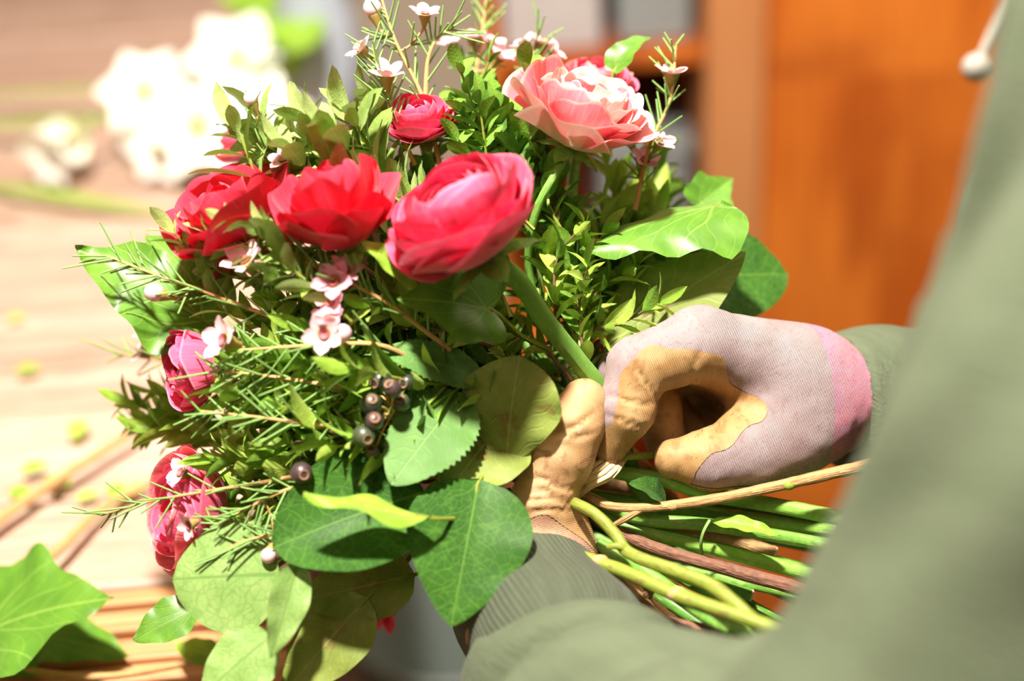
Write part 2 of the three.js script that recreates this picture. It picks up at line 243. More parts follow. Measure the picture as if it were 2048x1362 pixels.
// lamps
const panelGlow = new THREE.MeshStandardMaterial({ color: 0xffffff, emissive: 0xffe9cf, emissiveIntensity: 1.6 });
const whiteMetal = new THREE.MeshStandardMaterial({ color: 0xe8e6e2, roughness: 0.4 });
panels.forEach(([x, z], i) => {
  const g = group('ceiling_panel_light', i ? 'flat white ceiling light panel over the front of the workshop' : 'flat white ceiling light panel over the cabinet', 'ceiling light', V(x, HC, z));
  part('frame', mergeGeometries([box(-0.61, 0.61, -0.03, 0, -0.31, -0.28), box(-0.61, 0.61, -0.03, 0, 0.28, 0.31), box(-0.61, -0.58, -0.03, 0, -0.28, 0.28), box(0.58, 0.61, -0.03, 0, -0.28, 0.28)]), whiteMetal, g);
  part('diffuser', box(-0.58, 0.58, -0.025, 0, -0.28, 0.28), panelGlow, g);
});
{
  const g = group('pendant_lamp', 'metal pendant spot lamp hanging above the workbench', 'lamp', V(KEY_POS.x, HC, KEY_POS.z));
  const d = HC - KEY_POS.y;
  part('cable', tube([V(0, 0, 0), V(0, -d / 2, 0), V(0, -d + 0.15, 0)], 0.004), tableDark, g);
  const prof = [[0.02, 0.17], [0.03, 0.15], [0.05, 0.1], [0.085, 0.03], [0.09, 0.012], [0.084, 0.014], [0.046, 0.1], [0.02, 0.14]].map(p => new THREE.Vector2(...p));
  const sh = part('lamp_shade', new THREE.LatheGeometry(prof, 32), whiteMetal, g); sh.position.y = -d;
  const bulb = part('bulb', new THREE.SphereGeometry(0.046, 20, 14), new THREE.MeshStandardMaterial({ color: 0xffffff, emissive: 0xfff0da, emissiveIntensity: 6 }), g); bulb.position.y = -d;
}

// ───────────────────────── workbench, cabinet, bucket ─────────────────────────
function worldUV(geo, su = 1, sv = 1, ou = 0, ov = 0, ax = 0, az = 2) { const p = geo.attributes.position, uv = geo.attributes.uv; for (let i = 0; i < p.count; i++) { const c = [p.getX(i), p.getY(i), p.getZ(i)]; uv.setXY(i, c[ax] * su + ou, (c[az] + (az === 2 ? c[1] : 0)) * sv + ov); } return geo; }
{
  // the bench is turned a little; its boards run along local x, local +z is the front edge
  const front = onTable(300, 1345), yaw = R(3);
  const g = group('workbench', 'weathered plank workbench strewn with cut flowers and ivy', 'workbench', V(front.x, 0, front.z)); g.rotation.y = yaw;
  const inv = new THREE.Matrix4().compose(V(front.x, 0, front.z), new THREE.Quaternion().setFromAxisAngle(V(0, 1, 0), yaw), V(1, 1, 1)).invert();
  const lz = py => onTable(250, py).applyMatrix4(inv).z;
  const xr = onTable(600, 1300).applyMatrix4(inv).x, xl = -1.5;
  const rows = [1362, 1322, 1288, 1262, 1236, 1208, 1176].map(lz);
  for (let i = 0; i < rows.length - 1; i++) part('slat', worldUV(box(xl, xr - 0.002 * (i % 3), TABLE_Y - 0.03, TABLE_Y - [0.001, 0.0, 0.0035, 0.0, 0.003, 0.0][i], rows[i + 1] + 0.0013, rows[i] - 0.0013, 0.002), 1.3, 5, i * 0.37, i * 0.21), slatMats[i % 2], g);
  const wide = [1176, 985, 690, 470, 310, 175, 70, -10, -70].map(lz);
  for (let i = 0; i < wide.length - 1; i++) part('plank', worldUV(box(xl, xr + 0.004 * (i % 3 - 1), TABLE_Y - 0.03, TABLE_Y - [0, 0.0015, 0, 0.001][i % 4], wide[i + 1] + 0.0025, wide[i] - 0.0025, 0.003), 1.1, 3.2, i * 0.41, i * 0.13), tableMats[i % 3], g);
  const z0 = wide[wide.length - 1];
  part('apron', box(xl + 0.02, xr - 0.02, TABLE_Y - 0.15, TABLE_Y - 0.0315, z0 + 0.03, -0.03), tableDark, g);
  for (const [x, z] of [[xl + 0.1, -0.1], [xr - 0.08, -0.1], [xl + 0.1, z0 + 0.1], [xr - 0.08, z0 + 0.1]]) part('leg', box(x - 0.04, x + 0.04, 0, TABLE_Y - 0.15, z - 0.04, z + 0.04, 0.005), tableDark, g);
}
const floorPt = (x, y) => onPlane(x, y, 0);
{
  // tall wooden cabinet against the back: upright posts, an open shelf bay and a panelled door
  const zf = -1.72, cx = px => { const o = camera.position, d = at(px, 300, 1).sub(o); return o.x + d.x * (zf - o.z) / d.z; };
  const cy = py => { const o = camera.position, d = at(1250, py, 1).sub(o); return o.y + d.y * (zf - o.z) / d.z; };
  const xa = cx(985), xb = cx(1012), xc = cx(1408), xd = cx(1522), xe = cx(2300);
  const g = group('cabinet', 'tall orange wood cabinet with an open shelf bay and plain door', 'cabinet', V(xa, 0, zf));
  const L = x => x - xa, D = 0.42, top = 2.05, sy = cy(108);
  const bx = (a, b, y0, y1, z0, z1, m, n, s = 0) => part(n, worldUV(box(L(a), L(b), y0, y1, z0, z1, 0.003), 1.4, 1.4, s, s, 0, 1), m, g);
  bx(xa, xb, 0, top, -D, 0, cabMat, 'side_post', 0.2); bx(xc, xd, 0, top, -D, 0.012, postMat, 'upright_post', 0.4); bx(xe, xe + 0.06, 0, top, -D, 0, postMat, 'upright_post', 0.6);
  bx(xb, xe, 0, top, -D - 0.02, -D, cabMat, 'back_panel', 0.1);
  bx(xd + 0.001, xe - 0.001, 0.06, top - 0.04, -0.03, -0.008, cabMat, 'door', 0.77);
  for (const y of [sy - 0.42, sy - 0.02, sy + 0.36]) bx(xb, xc, y, y + 0.022, -D, -0.004, cabMat, 'shelf', y);
  bx(xa, xe + 0.06, top, top + 0.03, -D - 0.02, 0.02, cabMat, 'top_board', 0.5); bx(xb, xe, 0, 0.06, -D, -0.02, cabMat, 'plinth', 0.15);
  const grey = new THREE.MeshStandardMaterial({ map: tex(64, 64, (u, v) => mixc(rgb(196, 190, 188), rgb(176, 172, 172), fbm(u * 6, v * 6, 160, 3))), roughness: 0.5 }), slate = new THREE.MeshStandardMaterial({ color: 0x8d9494, roughness: 0.5 });
  const crate = (x0, x1, y, h, z, m, label) => { const c = group('storage_box', label, 'box', V((x0 + x1) / 2, y, z)), w = (x1 - x0) / 2; part('body', box(-w, w, 0, h, -0.14, 0.14, 0.008), m, c); part('lid', box(-w - 0.006, w + 0.006, h, h + 0.025, -0.146, 0.146, 0.006), m, c); };
  crate(xb + 0.005, xc - 0.125, sy + 0.0022, 0.12, zf - 0.16, grey, 'wide pale grey storage box on the cabinet shelf');
  crate(xc - 0.105, xc - 0.012, sy + 0.0022, 0.09, zf - 0.17, slate, 'small slate grey storage box beside the wide pale one');
  crate(xc - 0.13, xc - 0.012, sy - 0.3978, 0.24, zf - 0.19, slate, 'tall slate grey storage box on the lower cabinet shelf');
}
{
  const m = new THREE.MeshStandardMaterial({ map: tex(64, 64, (u, v) => mixc(rgb(138, 150, 142), rgb(118, 130, 124), fbm(u * 6, v * 6, 170, 3))), roughness: 0.4, side: THREE.DoubleSide });
  const c = onPlane(905, 1215, 0.31);
  const g = group('bucket', 'grey green plastic flower bucket standing on the floor', 'bucket', V(c.x, 0, c.z));
  part('body', new THREE.LatheGeometry([[0, 0.002], [0.1, 0.002], [0.105, 0.008], [0.135, 0.3], [0.131, 0.3], [0.101, 0.012], [0, 0.01]].map(p => new THREE.Vector2(...p)), 40), m, g);
  part('rim', new THREE.TorusGeometry(0.136, 0.006, 10, 48).rotateX(Math.PI / 2).translate(0, 0.302, 0), m, g);
  part('handle', tube([V(-0.136, 0.29, 0), V(-0.11, 0.24, 0.09), V(0, 0.2, 0.15), V(0.11, 0.24, 0.09), V(0.136, 0.29, 0)], 0.003), whiteMetal, g);
}

// ───────────────────────── leaves ─────────────────────────
// half outlines: [x, y, y on the midrib], y from base 0 to tip 1
const spline = (pts, n) => { const c = new THREE.CatmullRomCurve3(pts.map(p => V(...p)), false, 'centripetal'), o = []; for (let i = 0; i <= n; i++) o.push(c.getPoint(i / n).toArray()); return o; };
const widthOutline = (f, n, teeth = 0, depth = 0) => { const o = []; for (let i = 0; i <= n; i++) { const t = i / n; let w = f(t); if (teeth) w *= 1 - depth * (1 - ((t * teeth) % 1)) * Math.sin(Math.PI * t); o.push([w, t, t]); } return o; };
const OUT = {
  lance: n => widthOutline(t => 0.17 * Math.pow(Math.sin(Math.PI * Math.pow(t, 0.85)), 0.85) , n),
  oval: n => widthOutline(t => 0.24 * Math.pow(Math.sin(Math.PI * t), 0.62), n),
  ovate: n => widthOutline(t => 0.36 * Math.pow(Math.sin(Math.PI * Math.pow(t, 0.72)), 0.75) * (1 - 0.15 * t), n),
  round: n => widthOutline(t => 0.46 * Math.pow(Math.sin(Math.PI * Math.pow(t, 0.8)), 0.55), n),
  obovate: n => widthOutline(t => 0.4 * Math.pow(Math.sin(Math.PI * Math.pow(t, 1.35)), 0.7), n),
  rose: n => widthOutline(t => 0.34 * Math.pow(Math.sin(Math.PI * Math.pow(t, 0.78)), 0.7), 72, 18, 0.13),
  ivy: n => spline([[0, 0, 0], [0.16, -0.09, 0.02], [0.36, -0.1, 0.06], [0.46, 0.04, 0.14], [0.44, 0.16, 0.22], [0.52, 0.36, 0.34], [0.5, 0.46, 0.42], [0.33, 0.56, 0.55], [0.22, 0.7, 0.7], [0.1, 0.87, 0.87], [0, 1, 1]], n),
  ivyLong: n => spline([[0, 0, 0], [0.16, -0.06, 0.03], [0.3, 0.02, 0.1], [0.4, 0.22, 0.25], [0.34, 0.36, 0.36], [0.26, 0.54, 0.54], [0.18, 0.74, 0.74], [0.07, 0.9, 0.9], [0, 1, 1]], n),
};
function leafGeo(kind, L, Wd, o = {}) {
  const { bend = 0.08, fold = 0.25, cup = 0, ripple = 0.02, waves = 3, rows = 22, cols = 4, ph = 0, twist = 0, tipCurl = 0, sideCurl = 0 } = o;
  const out = OUT[kind](rows), pos = [], uv = [], idx = [], nC = cols * 2 + 1, xm = Math.max(...out.map(p => p[0]));
  out.forEach(([x, y, ym]) => {
    for (let c = 0; c < nC; c++) {
      const s = (c - cols) / cols, as = Math.abs(s), X = s * x * Wd, yy = lerp(ym, y, as), t = clamp(yy);
      let ax = X * L, z = Math.abs(X) * L * Math.tan(fold) + bend * L * 4 * t * (1 - t) - cup * L * s * s * x * Wd * 2 + ripple * L * as * as * Math.sin(waves * 2 * Math.PI * t + ph + (s > 0 ? 0.9 : 0));
      z -= tipCurl * L * t * t * t; if (sideCurl) z += sideCurl * L * X * X * 4 * (s > 0 ? 1 : 0.2);
      if (twist) { const a = twist * t, c2 = Math.cos(a), s2 = Math.sin(a); [ax, z] = [ax * c2 - z * s2, ax * s2 + z * c2]; }
      pos.push(ax, yy * L, z); uv.push(0.5 + 0.48 * s * x / xm, 0.02 + 0.96 * clamp((yy + 0.1) / 1.1));
    }
  });
  for (let r = 0; r < out.length - 1; r++) for (let c = 0; c < nC - 1; c++) { const a = r * nC + c; idx.push(a, a + 1, a + nC + 1, a, a + nC + 1, a + nC); }
  const g = new THREE.BufferGeometry(); g.setAttribute('position', new THREE.Float32BufferAttribute(pos, 3)); g.setAttribute('uv', new THREE.Float32BufferAttribute(uv, 2)); g.setIndex(idx); g.computeVertexNormals(); return g;
}
// a single large leaf on its stalk: base and tip as [x, y, depth], face = the way the upper side looks (right, up, to the camera)
function bigLeaf(kind, mat, B, T, w, face, o, label, grp, stalk) {
  const b = B.isVector3 ? B : at(...B), t = T.isVector3 ? T : at(...T), L = b.distanceTo(t);
  const g = group(o.name ?? 'bouquet_leaf', label, 'leaf', b, grp);
  const blade = part('blade', leafGeo(kind, L, w, o), mat, g); orient(blade, t.clone().sub(b), 0, face.isVector3 ? face : dirv(...face));
  if (stalk) { const e = (stalk.isVector3 ? stalk : at(...stalk)).clone().sub(b), m = e.clone().multiplyScalar(0.5).add(V(0, -0.003, 0)); const i = t.clone().sub(b).multiplyScalar(0.12); part('stalk', tube([i, V(0, 0, 0), m, e], 0.0008, 0.0013, 10, 6), o.stalkMat ?? stemYellow, g); }
  return g;
}
const LEAVES = [
  // kind, material, base, tip, width, face, shape, label, stalk end
  ['ivyLong', M.ivy, [1446, 410, 0.67], [1160, 508, 0.645], 0.95, [-0.15, 0.86, 0.45], { bend: 0.05, fold: 0.05, ripple: 0.035, ph: 1.2, cup: 0.25 }, 'large glossy bright green ivy leaf folded over the top of bouquet', [1330, 600, 0.69]],
  ['ivy', M.ivy, [1395, 412, 0.70], [1466, 356, 0.71], 0.9, [0.3, 0.5, 0.8], { bend: 0.04, fold: 0.35 }, 'small ivy leaf with pointed lobes behind the glossy one'],
  ['round', M.mid, [1330, 560, 0.70], [1575, 548, 0.72], 0.85, [0.05, 0.35, 0.9], { bend: 0.04, fold: 0.08 }, 'broad green leaf sticking out behind the gloved hand', [1260, 700, 0.68]],
  ['ovate', M.under, [1215, 690, 0.664], [1492, 503, 0.665], 0.8, [-0.1, 0.35, 0.95], { bend: 0.03, fold: -0.06, ripple: 0.01 }, 'olive leaf underside with pale midrib rising behind the gloved fist', [1190, 760, 0.67]],
  ['ivy', M.ivy, [985, 620, 0.62], [792, 598, 0.602], 0.9, [-0.15, 0.4, 0.85], { bend: 0.05, fold: 0.15 }, 'ivy leaf tucked under the big pink ranunculus', [1100, 700, 0.65]],
  ['rose', M.rose, [965, 758, 0.63], [762, 700, 0.615], 0.75, [0.1, 0.6, 0.75], { bend: 0.04, fold: 0.12, ripple: 0.01 }, 'shaded serrated rose leaf above the berries', [1060, 800, 0.65]],
  ['rose', M.rose, [925, 788, 0.625], [782, 970, 0.598], 1.08, [-0.1, 0.3, 0.95], { bend: 0.03, fold: 0.06, ripple: 0.008 }, 'pale green serrated rose leaf beside the berries', [1040, 800, 0.65]],
  ['obovate', M.under, [1012, 935, 0.626], [1040, 710, 0.618], 1.15, [-0.25, 0.25, 0.92], { bend: 0.06, fold: 0.1, ripple: 0.03 }, 'upright olive leaf against the gloved thumb', [1060, 950, 0.65]],
  ['ovate', M.under, [1005, 850, 0.636], [890, 996, 0.612], 1.5, [-0.1, 0.5, 0.85], { bend: 0.05, fold: 0.12, ripple: 0.02 }, 'drooping olive leaf beneath the upright one', [1080, 920, 0.655]],
  ['round', M.mid, [850, 985, 0.615], [545, 1096, 0.60], 0.86, [0.05, 0.45, 0.9], { bend: 0.05, fold: 0.1, ripple: 0.008, cup: -0.1 }, 'very large dark green leaf shaded by a curled lime leaf', [1020, 980, 0.65]],
  ['lance', M.lime, [862, 1036, 0.588], [608, 985, 0.578], 0.95, [-0.1, 0.93, 0.35], { bend: -0.02, fold: 0.5, ripple: 0.05, waves: 1.5, ph: 2.4, cup: 0.3 }, 'curled lime green leaf arching over the large dark leaf', [990, 1010, 0.63]],
  ['ovate', M.mid, [958, 958, 0.612], [902, 1254, 0.588], 1.22, [0.1, 0.42, 0.9], { bend: 0.035, fold: 0.14, ripple: 0.012 }, 'large shiny green heart shaped leaf hanging beside the cuff', [1040, 950, 0.65]],
  ['ovate', M.under, [830, 1150, 0.63], [588, 1205, 0.62], 0.85, [0.05, 0.2, 0.95], { bend: 0.05, fold: 0.2 }, 'olive leaf in shade under the large dark leaf', [960, 1040, 0.65]],
  ['round', M.pale, [560, 1150, 0.612], [345, 1160, 0.61], 1.15, [-0.1, 0.25, 0.95], { bend: 0.05, fold: -0.08, ripple: 0.012 }, 'broad pale leaf underside with netted veins', [760, 1080, 0.66]],
  ['ovate', M.pale, [545, 1270, 0.602], [398, 1400, 0.595], 1.1, [-0.2, 0.3, 0.92], { bend: 0.04, fold: -0.1 }, 'pale netted leaf hanging lowest from the bouquet', [700, 1130, 0.65]],
  ['ovate', M.pale, [596, 1125, 0.6], [541, 1318, 0.588], 0.62, [0.35, 0.2, 0.9], { bend: 0.05, fold: 0.3, ripple: 0.02 }, 'narrow wavy pale leaf drooping over the netted leaves', [740, 1060, 0.65]],
  ['ovate', M.under, [735, 1195, 0.62], [560, 1395, 0.61], 0.85, [-0.2, 0.15, 0.95], { bend: 0.03, fold: -0.12 }, 'yellow olive leaf underside with pale midrib hanging below', [830, 1100, 0.65]],
  ['ovate', M.ivy, [395, 1215, 0.645], [266, 1282, 0.64], 1.0, [-0.1, 0.5, 0.85], { bend: 0.04, fold: 0.15 }, 'mid green leaf behind the pale netted leaves', [600, 1100, 0.67]],
  ['ivyLong', M.ivy, [425, 655, 0.655], [150, 496, 0.655], 0.95, [-0.3, 0.62, 0.75], { bend: 0.06, fold: 0.18, ripple: 0.045, ph: 0.6 }, 'pointed wavy ivy leaf jutting out beside the red bloom', [640, 680, 0.67]],
  ['ivy', M.ivy, [420, 580, 0.69], [290, 470, 0.705], 1.0, [-0.2, 0.6, 0.8], { bend: 0.04, fold: 0.1 }, 'second pale ivy leaf behind the pointed wavy one', [600, 650, 0.69]],
  ['ivyLong', M.ivy, [1228, 142, 0.675], [1302, 66, 0.68], 0.75, [-0.5, 0.3, 0.8], { bend: 0.12, fold: 0.35, tipCurl: 0.1 }, 'small curved leaf standing beside the blush bloom', [1215, 200, 0.68]],
  ['ovate', M.pale, [560, 720, 0.66], [430, 690, 0.66], 0.5, [0, 0.5, 0.8], { bend: 0.04, fold: 0.2 }, 'pale leaf half hidden among the needle sprigs', [700, 760, 0.67]],
  ['ovate', M.pale, [660, 1060, 0.635], [455, 1065, 0.62], 0.45, [0, 0.6, 0.7], { bend: 0.05, fold: 0.25, ripple: 0.03 }, 'pale wavy leaf beside the tip of the large dark leaf', [800, 1010, 0.65]],
  ['ovate', M.lime, [840, 570, 0.61], [722, 482, 0.595], 0.6, [-0.1, 0.5, 0.8], { bend: 0.05, fold: 0.2, ripple: 0.02 }, 'yellowish leaf curling below the pink ranunculus', [930, 640, 0.64]],
  ['ovate', M.ivy, [1000, 700, 0.66], [880, 640, 0.64], 0.9, [0, 0.4, 0.9], { bend: 0.05, fold: 0.15 }, 'shaded leaf deep inside beside the hairy stem', [1120, 760, 0.67]],
  ['round', M.ivy, [1180, 660, 0.70], [1300, 520, 0.715], 1.0, [0, 0.3, 0.9], { bend: 0.04, fold: 0.1 }, 'round leaf in the deep shade behind the pointed sprigs', [1180, 760, 0.68]],
  ['round', M.ivy, [1130, 600, 0.71], [1210, 420, 0.73], 1.0, [0, 0.3, 0.9], { bend: 0.04, fold: 0.1 }, 'round leaf in shade under the blush bloom', [1170, 740, 0.69]],
  ['ovate', M.ivy, [1000, 760, 0.69], [890, 600, 0.70], 1.2, [0, 0.3, 0.9], { bend: 0.04, fold: 0.1 }, 'pointed shaded leaf behind the hairy ranunculus stem', [1100, 820, 0.68]],
  ['round', M.ivy, [1290, 640, 0.705], [1400, 470, 0.72], 1.1, [0, 0.3, 0.9], { bend: 0.04, fold: 0.1 }, 'round leaf in shade below the glossy ivy leaf', [1230, 740, 0.69]],
];
for (const [k, m, b, t, w, f, o, l, st] of LEAVES) bigLeaf(k, m, b, t, w, f, o, l, 'large leaves of the bouquet', st);

// ───────────────────────── flowers ─────────────────────────
function petalGeo(o) {   // a shell around +Y; phi from the back (0) to the front (PI)
  const { a0, hw, p0, p1, R0, flare = 0, ruff = 0, freq = 5, drop = 0.35, squash = 0.8, sd = 0, nu = 10, nv = 9, roll = 0, notch = 0 } = o, pos = [], uv = [], idx = [];
  for (let j = 0; j <= nv; j++) for (let i = 0; i <= nu; i++) {
    const u = i / nu * 2 - 1, v = j / nv, wv = lerp(0.45, 1, smooth(0, 0.55, v)), az = a0 + u * hw * wv;
    const end = p1 - drop * u * u - notch * Math.exp(-u * u * 30), phi = lerp(p0, end, v), w = noise2(u * freq * 0.5 + sd * 3.1, v * 1.5, sd) - 0.5;
    let r = R0 * (1 + flare * v * v * v + roll * Math.pow(v, 6)) + R0 * ruff * v * v * (Math.sin(u * freq + sd * 2.3) * 0.5 + w * 1.3) + R0 * 0.035 * u * u - R0 * 0.02;
    const y = -squash * R0 * Math.cos(phi) * (1 + 0.15 * ruff * w) + R0 * ruff * 0.5 * v * v * Math.sin(u * freq * 1.3 + sd);
    pos.push(r * Math.sin(phi) * Math.cos(az), y, r * Math.sin(phi) * Math.sin(az)); uv.push(i / nu, v * 0.98 + 0.01);
  }
  for (let j = 0; j < nv; j++) for (let i = 0; i < nu; i++) { const a = j * (nu + 1) + i; idx.push(a, a + nu + 1, a + 1, a + 1, a + nu + 1, a + nu + 2); }
  const g = new THREE.BufferGeometry(); g.setAttribute('position', new THREE.Float32BufferAttribute(pos, 3)); g.setAttribute('uv', new THREE.Float32BufferAttribute(uv, 2)); g.setIndex(idx); g.computeVertexNormals(); return g;
}
function bloom(name, label, c, axis, Rb, style, mats, stem, stemMat, stemR = 0.003, category = 'flower') {
  const pos = at(...c), ax = dirv(...axis), g = group(name, label, category, pos, 'blooms of the bouquet');
  const head = q => { orient(q, ax, style.spin ?? 0); return q; };
  const S = style, n = S.layers; let sd = Math.floor(c[0] + c[1]);
  for (let k = 0; k < n; k++) {
    const t = k / (n - 1 || 1), cnt = Math.max(3, Math.round(lerp(S.count[0], S.count[1], t))), Rk = Rb * lerp(1, S.inner, Math.pow(t, S.pow ?? 1));
    for (let i = 0; i < cnt; i++) {
      sd++;
      const a0 = (i + (k % 2) * 0.5 + (hash(sd, 1) - 0.5) * (S.jit ?? 0.25)) / cnt * 2 * Math.PI + k * 0.4;
      const geo = petalGeo({ a0, hw: Math.PI / cnt * S.over * lerp(0.95, 1.1, hash(sd, 2)), p0: 0.12, p1: lerp(S.open[0], S.open[1], t) + (hash(sd, 3) - 0.5) * (S.wob ?? 0.2), R0: Rk * lerp(0.97, 1.03, hash(sd, 4)), flare: lerp(S.flare[0], S.flare[1], t) * lerp(0.6, 1.3, hash(sd, 6)), ruff: lerp(S.ruff[0], S.ruff[1], t), freq: S.freq ?? 5, drop: S.drop ?? 0.3, squash: S.squash, sd: sd % 97, roll: (S.roll ?? 0) * hash(sd, 7), notch: S.notch ?? 0, nu: S.nu ?? 10 });
      head(part('petal', geo, mats[Math.floor(hash(sd, 5) * mats.length)], g));
    }
  }
  if (S.calyx !== false) {
    head(part('calyx', new THREE.LatheGeometry([[0.0005, -1.16], [0.16, -1.12], [0.24, -1.0], [0.28, -0.86], [0.2, -0.8]].map(([x, y]) => new THREE.Vector2(x * Rb * 0.8, y * Rb * S.squash)), 14), stemGreen[1], g));
    for (let i = 0; i < 5; i++) { const l = part('sepal', leafGeo('lance', Rb * 0.75, 1.5, { rows: 8, cols: 2, bend: -0.1 }), stemGreen[1], g); const q = new THREE.Group(); head(q); const a = i / 5 * 6.283 + 0.4, loc = V(Math.cos(a), -0.25, Math.sin(a)).applyQuaternion(q.quaternion); l.position.copy(ax.clone().multiplyScalar(-Rb * S.squash * 1.04)); orient(l, loc, 0, ax.clone().negate()); }
  }
  if (stem) { const p0 = ax.clone().multiplyScalar(-Rb * S.squash * 1.05); part('stem', tube([p0, ...stem.map(q => at(...q).sub(pos))], stemR * 0.92, stemR, 0, 10, 0.03), stemMat ?? stemGreen[1], g); }
  return g;
}
const RAN = { layers: 13, count: [5, 4], inner: 0.22, pow: 1.15, over: 1.3, open: [1.2, 2.75], flare: [0.1, 0.05], ruff: [0.05, 0.05], squash: 0.84, drop: 0.36, jit: 0.4, freq: 4, roll: 0.1, wob: 0.4, nu: 12 };
const LIS = { layers: 5, count: [6, 4], inner: 0.42, over: 1.45, open: [1.62, 2.3], flare: [0.28, 0.1], ruff: [0.15, 0.2], squash: 0.9, drop: 0.5, jit: 0.6, freq: 5, roll: 0.3, wob: 0.5, nu: 26 };
const ROSE = { layers: 5, count: [5, 4], inner: 0.35, over: 1.4, open: [1.65, 2.4], flare: [0.3, 0.12], ruff: [0.1, 0.14], squash: 1.05, drop: 0.55, jit: 0.5, freq: 4, roll: 0.28, wob: 0.5, nu: 20 };
const BIND = [1200, 900, 0.662];
bloom('ranunculus', 'big pink ranunculus on a thick hairy stem, largest bloom', [902, 402, 0.585], [-0.48, 0.72, 0.42], 0.0325, RAN, [P.pink, P.hot, P.hot], [[1035, 560, 0.605], [1090, 640, 0.62], [1150, 715, 0.635], [1210, 795, 0.648], [1240, 880, 0.662], [1300, 1000, 0.668], [1470, 1050, 0.668]], phys({ map: stemTex(rgb(116, 164, 62), rgb(96, 146, 50), rgb(140, 182, 90), 33), roughness: 0.9, sheen: 0.8, sheenRoughness: 0.5, sheenColor: new THREE.Color(0xcfe6a8) }), 0.0046);
bloom('carnation', 'ruffled red bloom next to the big pink ranunculus', [664, 378, 0.602], [-0.25, 0.85, 0.32], 0.0205, { ...ROSE, layers: 6, squash: 1.3, open: [1.5, 2.5], ruff: [0.16, 0.28] }, [P.red, P.redPink, P.red], [[800, 520, 0.64], [1000, 720, 0.67], BIND], null, 0.0024);
bloom('carnation', 'red bloom with folded pink petal edges beside the ivy tip', [444, 404, 0.622], [-0.5, 0.7, 0.5], 0.0222, ROSE, [P.red, P.red, P.redPink], [[650, 520, 0.67], [1000, 760, 0.68], BIND], null, 0.0024);
bloom('lisianthus', 'ruffled blush pink lisianthus on a slim green stem', [1180, 200, 0.648], [0.3, 0.8, 0.45], 0.025, { ...LIS, layers: 6 }, [P.blush, P.blush, P.salmon], [[1112, 345, 0.648], [1070, 430, 0.65], [1060, 560, 0.665], [1130, 740, 0.67], BIND], stemGreen[1], 0.0021);
bloom('ranunculus', 'pink bloom half hidden behind the blush lisianthus', [1196, 148, 0.70], [0.1, 0.8, 0.5], 0.018, RAN, [P.pink, P.salmon], [[1150, 330, 0.70], [1140, 700, 0.69], BIND]);
bloom('ranunculus', 'small pink bloom behind the needle sprigs with wax flowers', [838, 222, 0.652], [-0.1, 0.75, 0.6], 0.0162, { ...RAN, layers: 7 }, [P.hot, P.pink], [[880, 400, 0.69], [1060, 700, 0.68], BIND]);
bloom('ranunculus', 'pink ranunculus bud under the pointed ivy leaf', [374, 736, 0.635], [-0.85, -0.1, 0.45], 0.0165, { ...RAN, layers: 6, open: [2.1, 2.8] }, [P.hot, P.hot, P.pink], [[520, 760, 0.665], [900, 840, 0.67], BIND], null, 0.002);
bloom('ranunculus', 'soft pink ranunculus above the pale netted leaves', [358, 1020, 0.645], [-0.8, 0.1, 0.5], 0.027, { ...RAN, layers: 7, squash: 0.75, open: [1.7, 2.7], wob: 0.25 }, [P.pink, P.pink, P.salmon], [[560, 1000, 0.68], [900, 930, 0.68], BIND], null, 0.002);
bloom('carnation', 'red bloom glimpsed below the hanging leaves', [712, 1222, 0.70], [-0.3, -0.8, 0.4], 0.0135, { ...ROSE, layers: 4 }, [P.hot], [[860, 1080, 0.69], BIND], null, 0.002);
bloom('carnation', 'red bloom under the ruffled red ones among ovals', [395, 530, 0.67], [-0.8, 0.1, 0.5], 0.0145, { ...ROSE, layers: 4 }, [P.red], [[640, 640, 0.68], BIND], null, 0.002);
bloom('ranunculus', 'pale pink bloom behind the sage leaves', [474, 272, 0.70], [-0.4, 0.7, 0.5], 0.0135, { ...RAN, layers: 6 }, [P.blush, P.salmon, P.pink], [[640, 480, 0.70], BIND], null, 0.002);

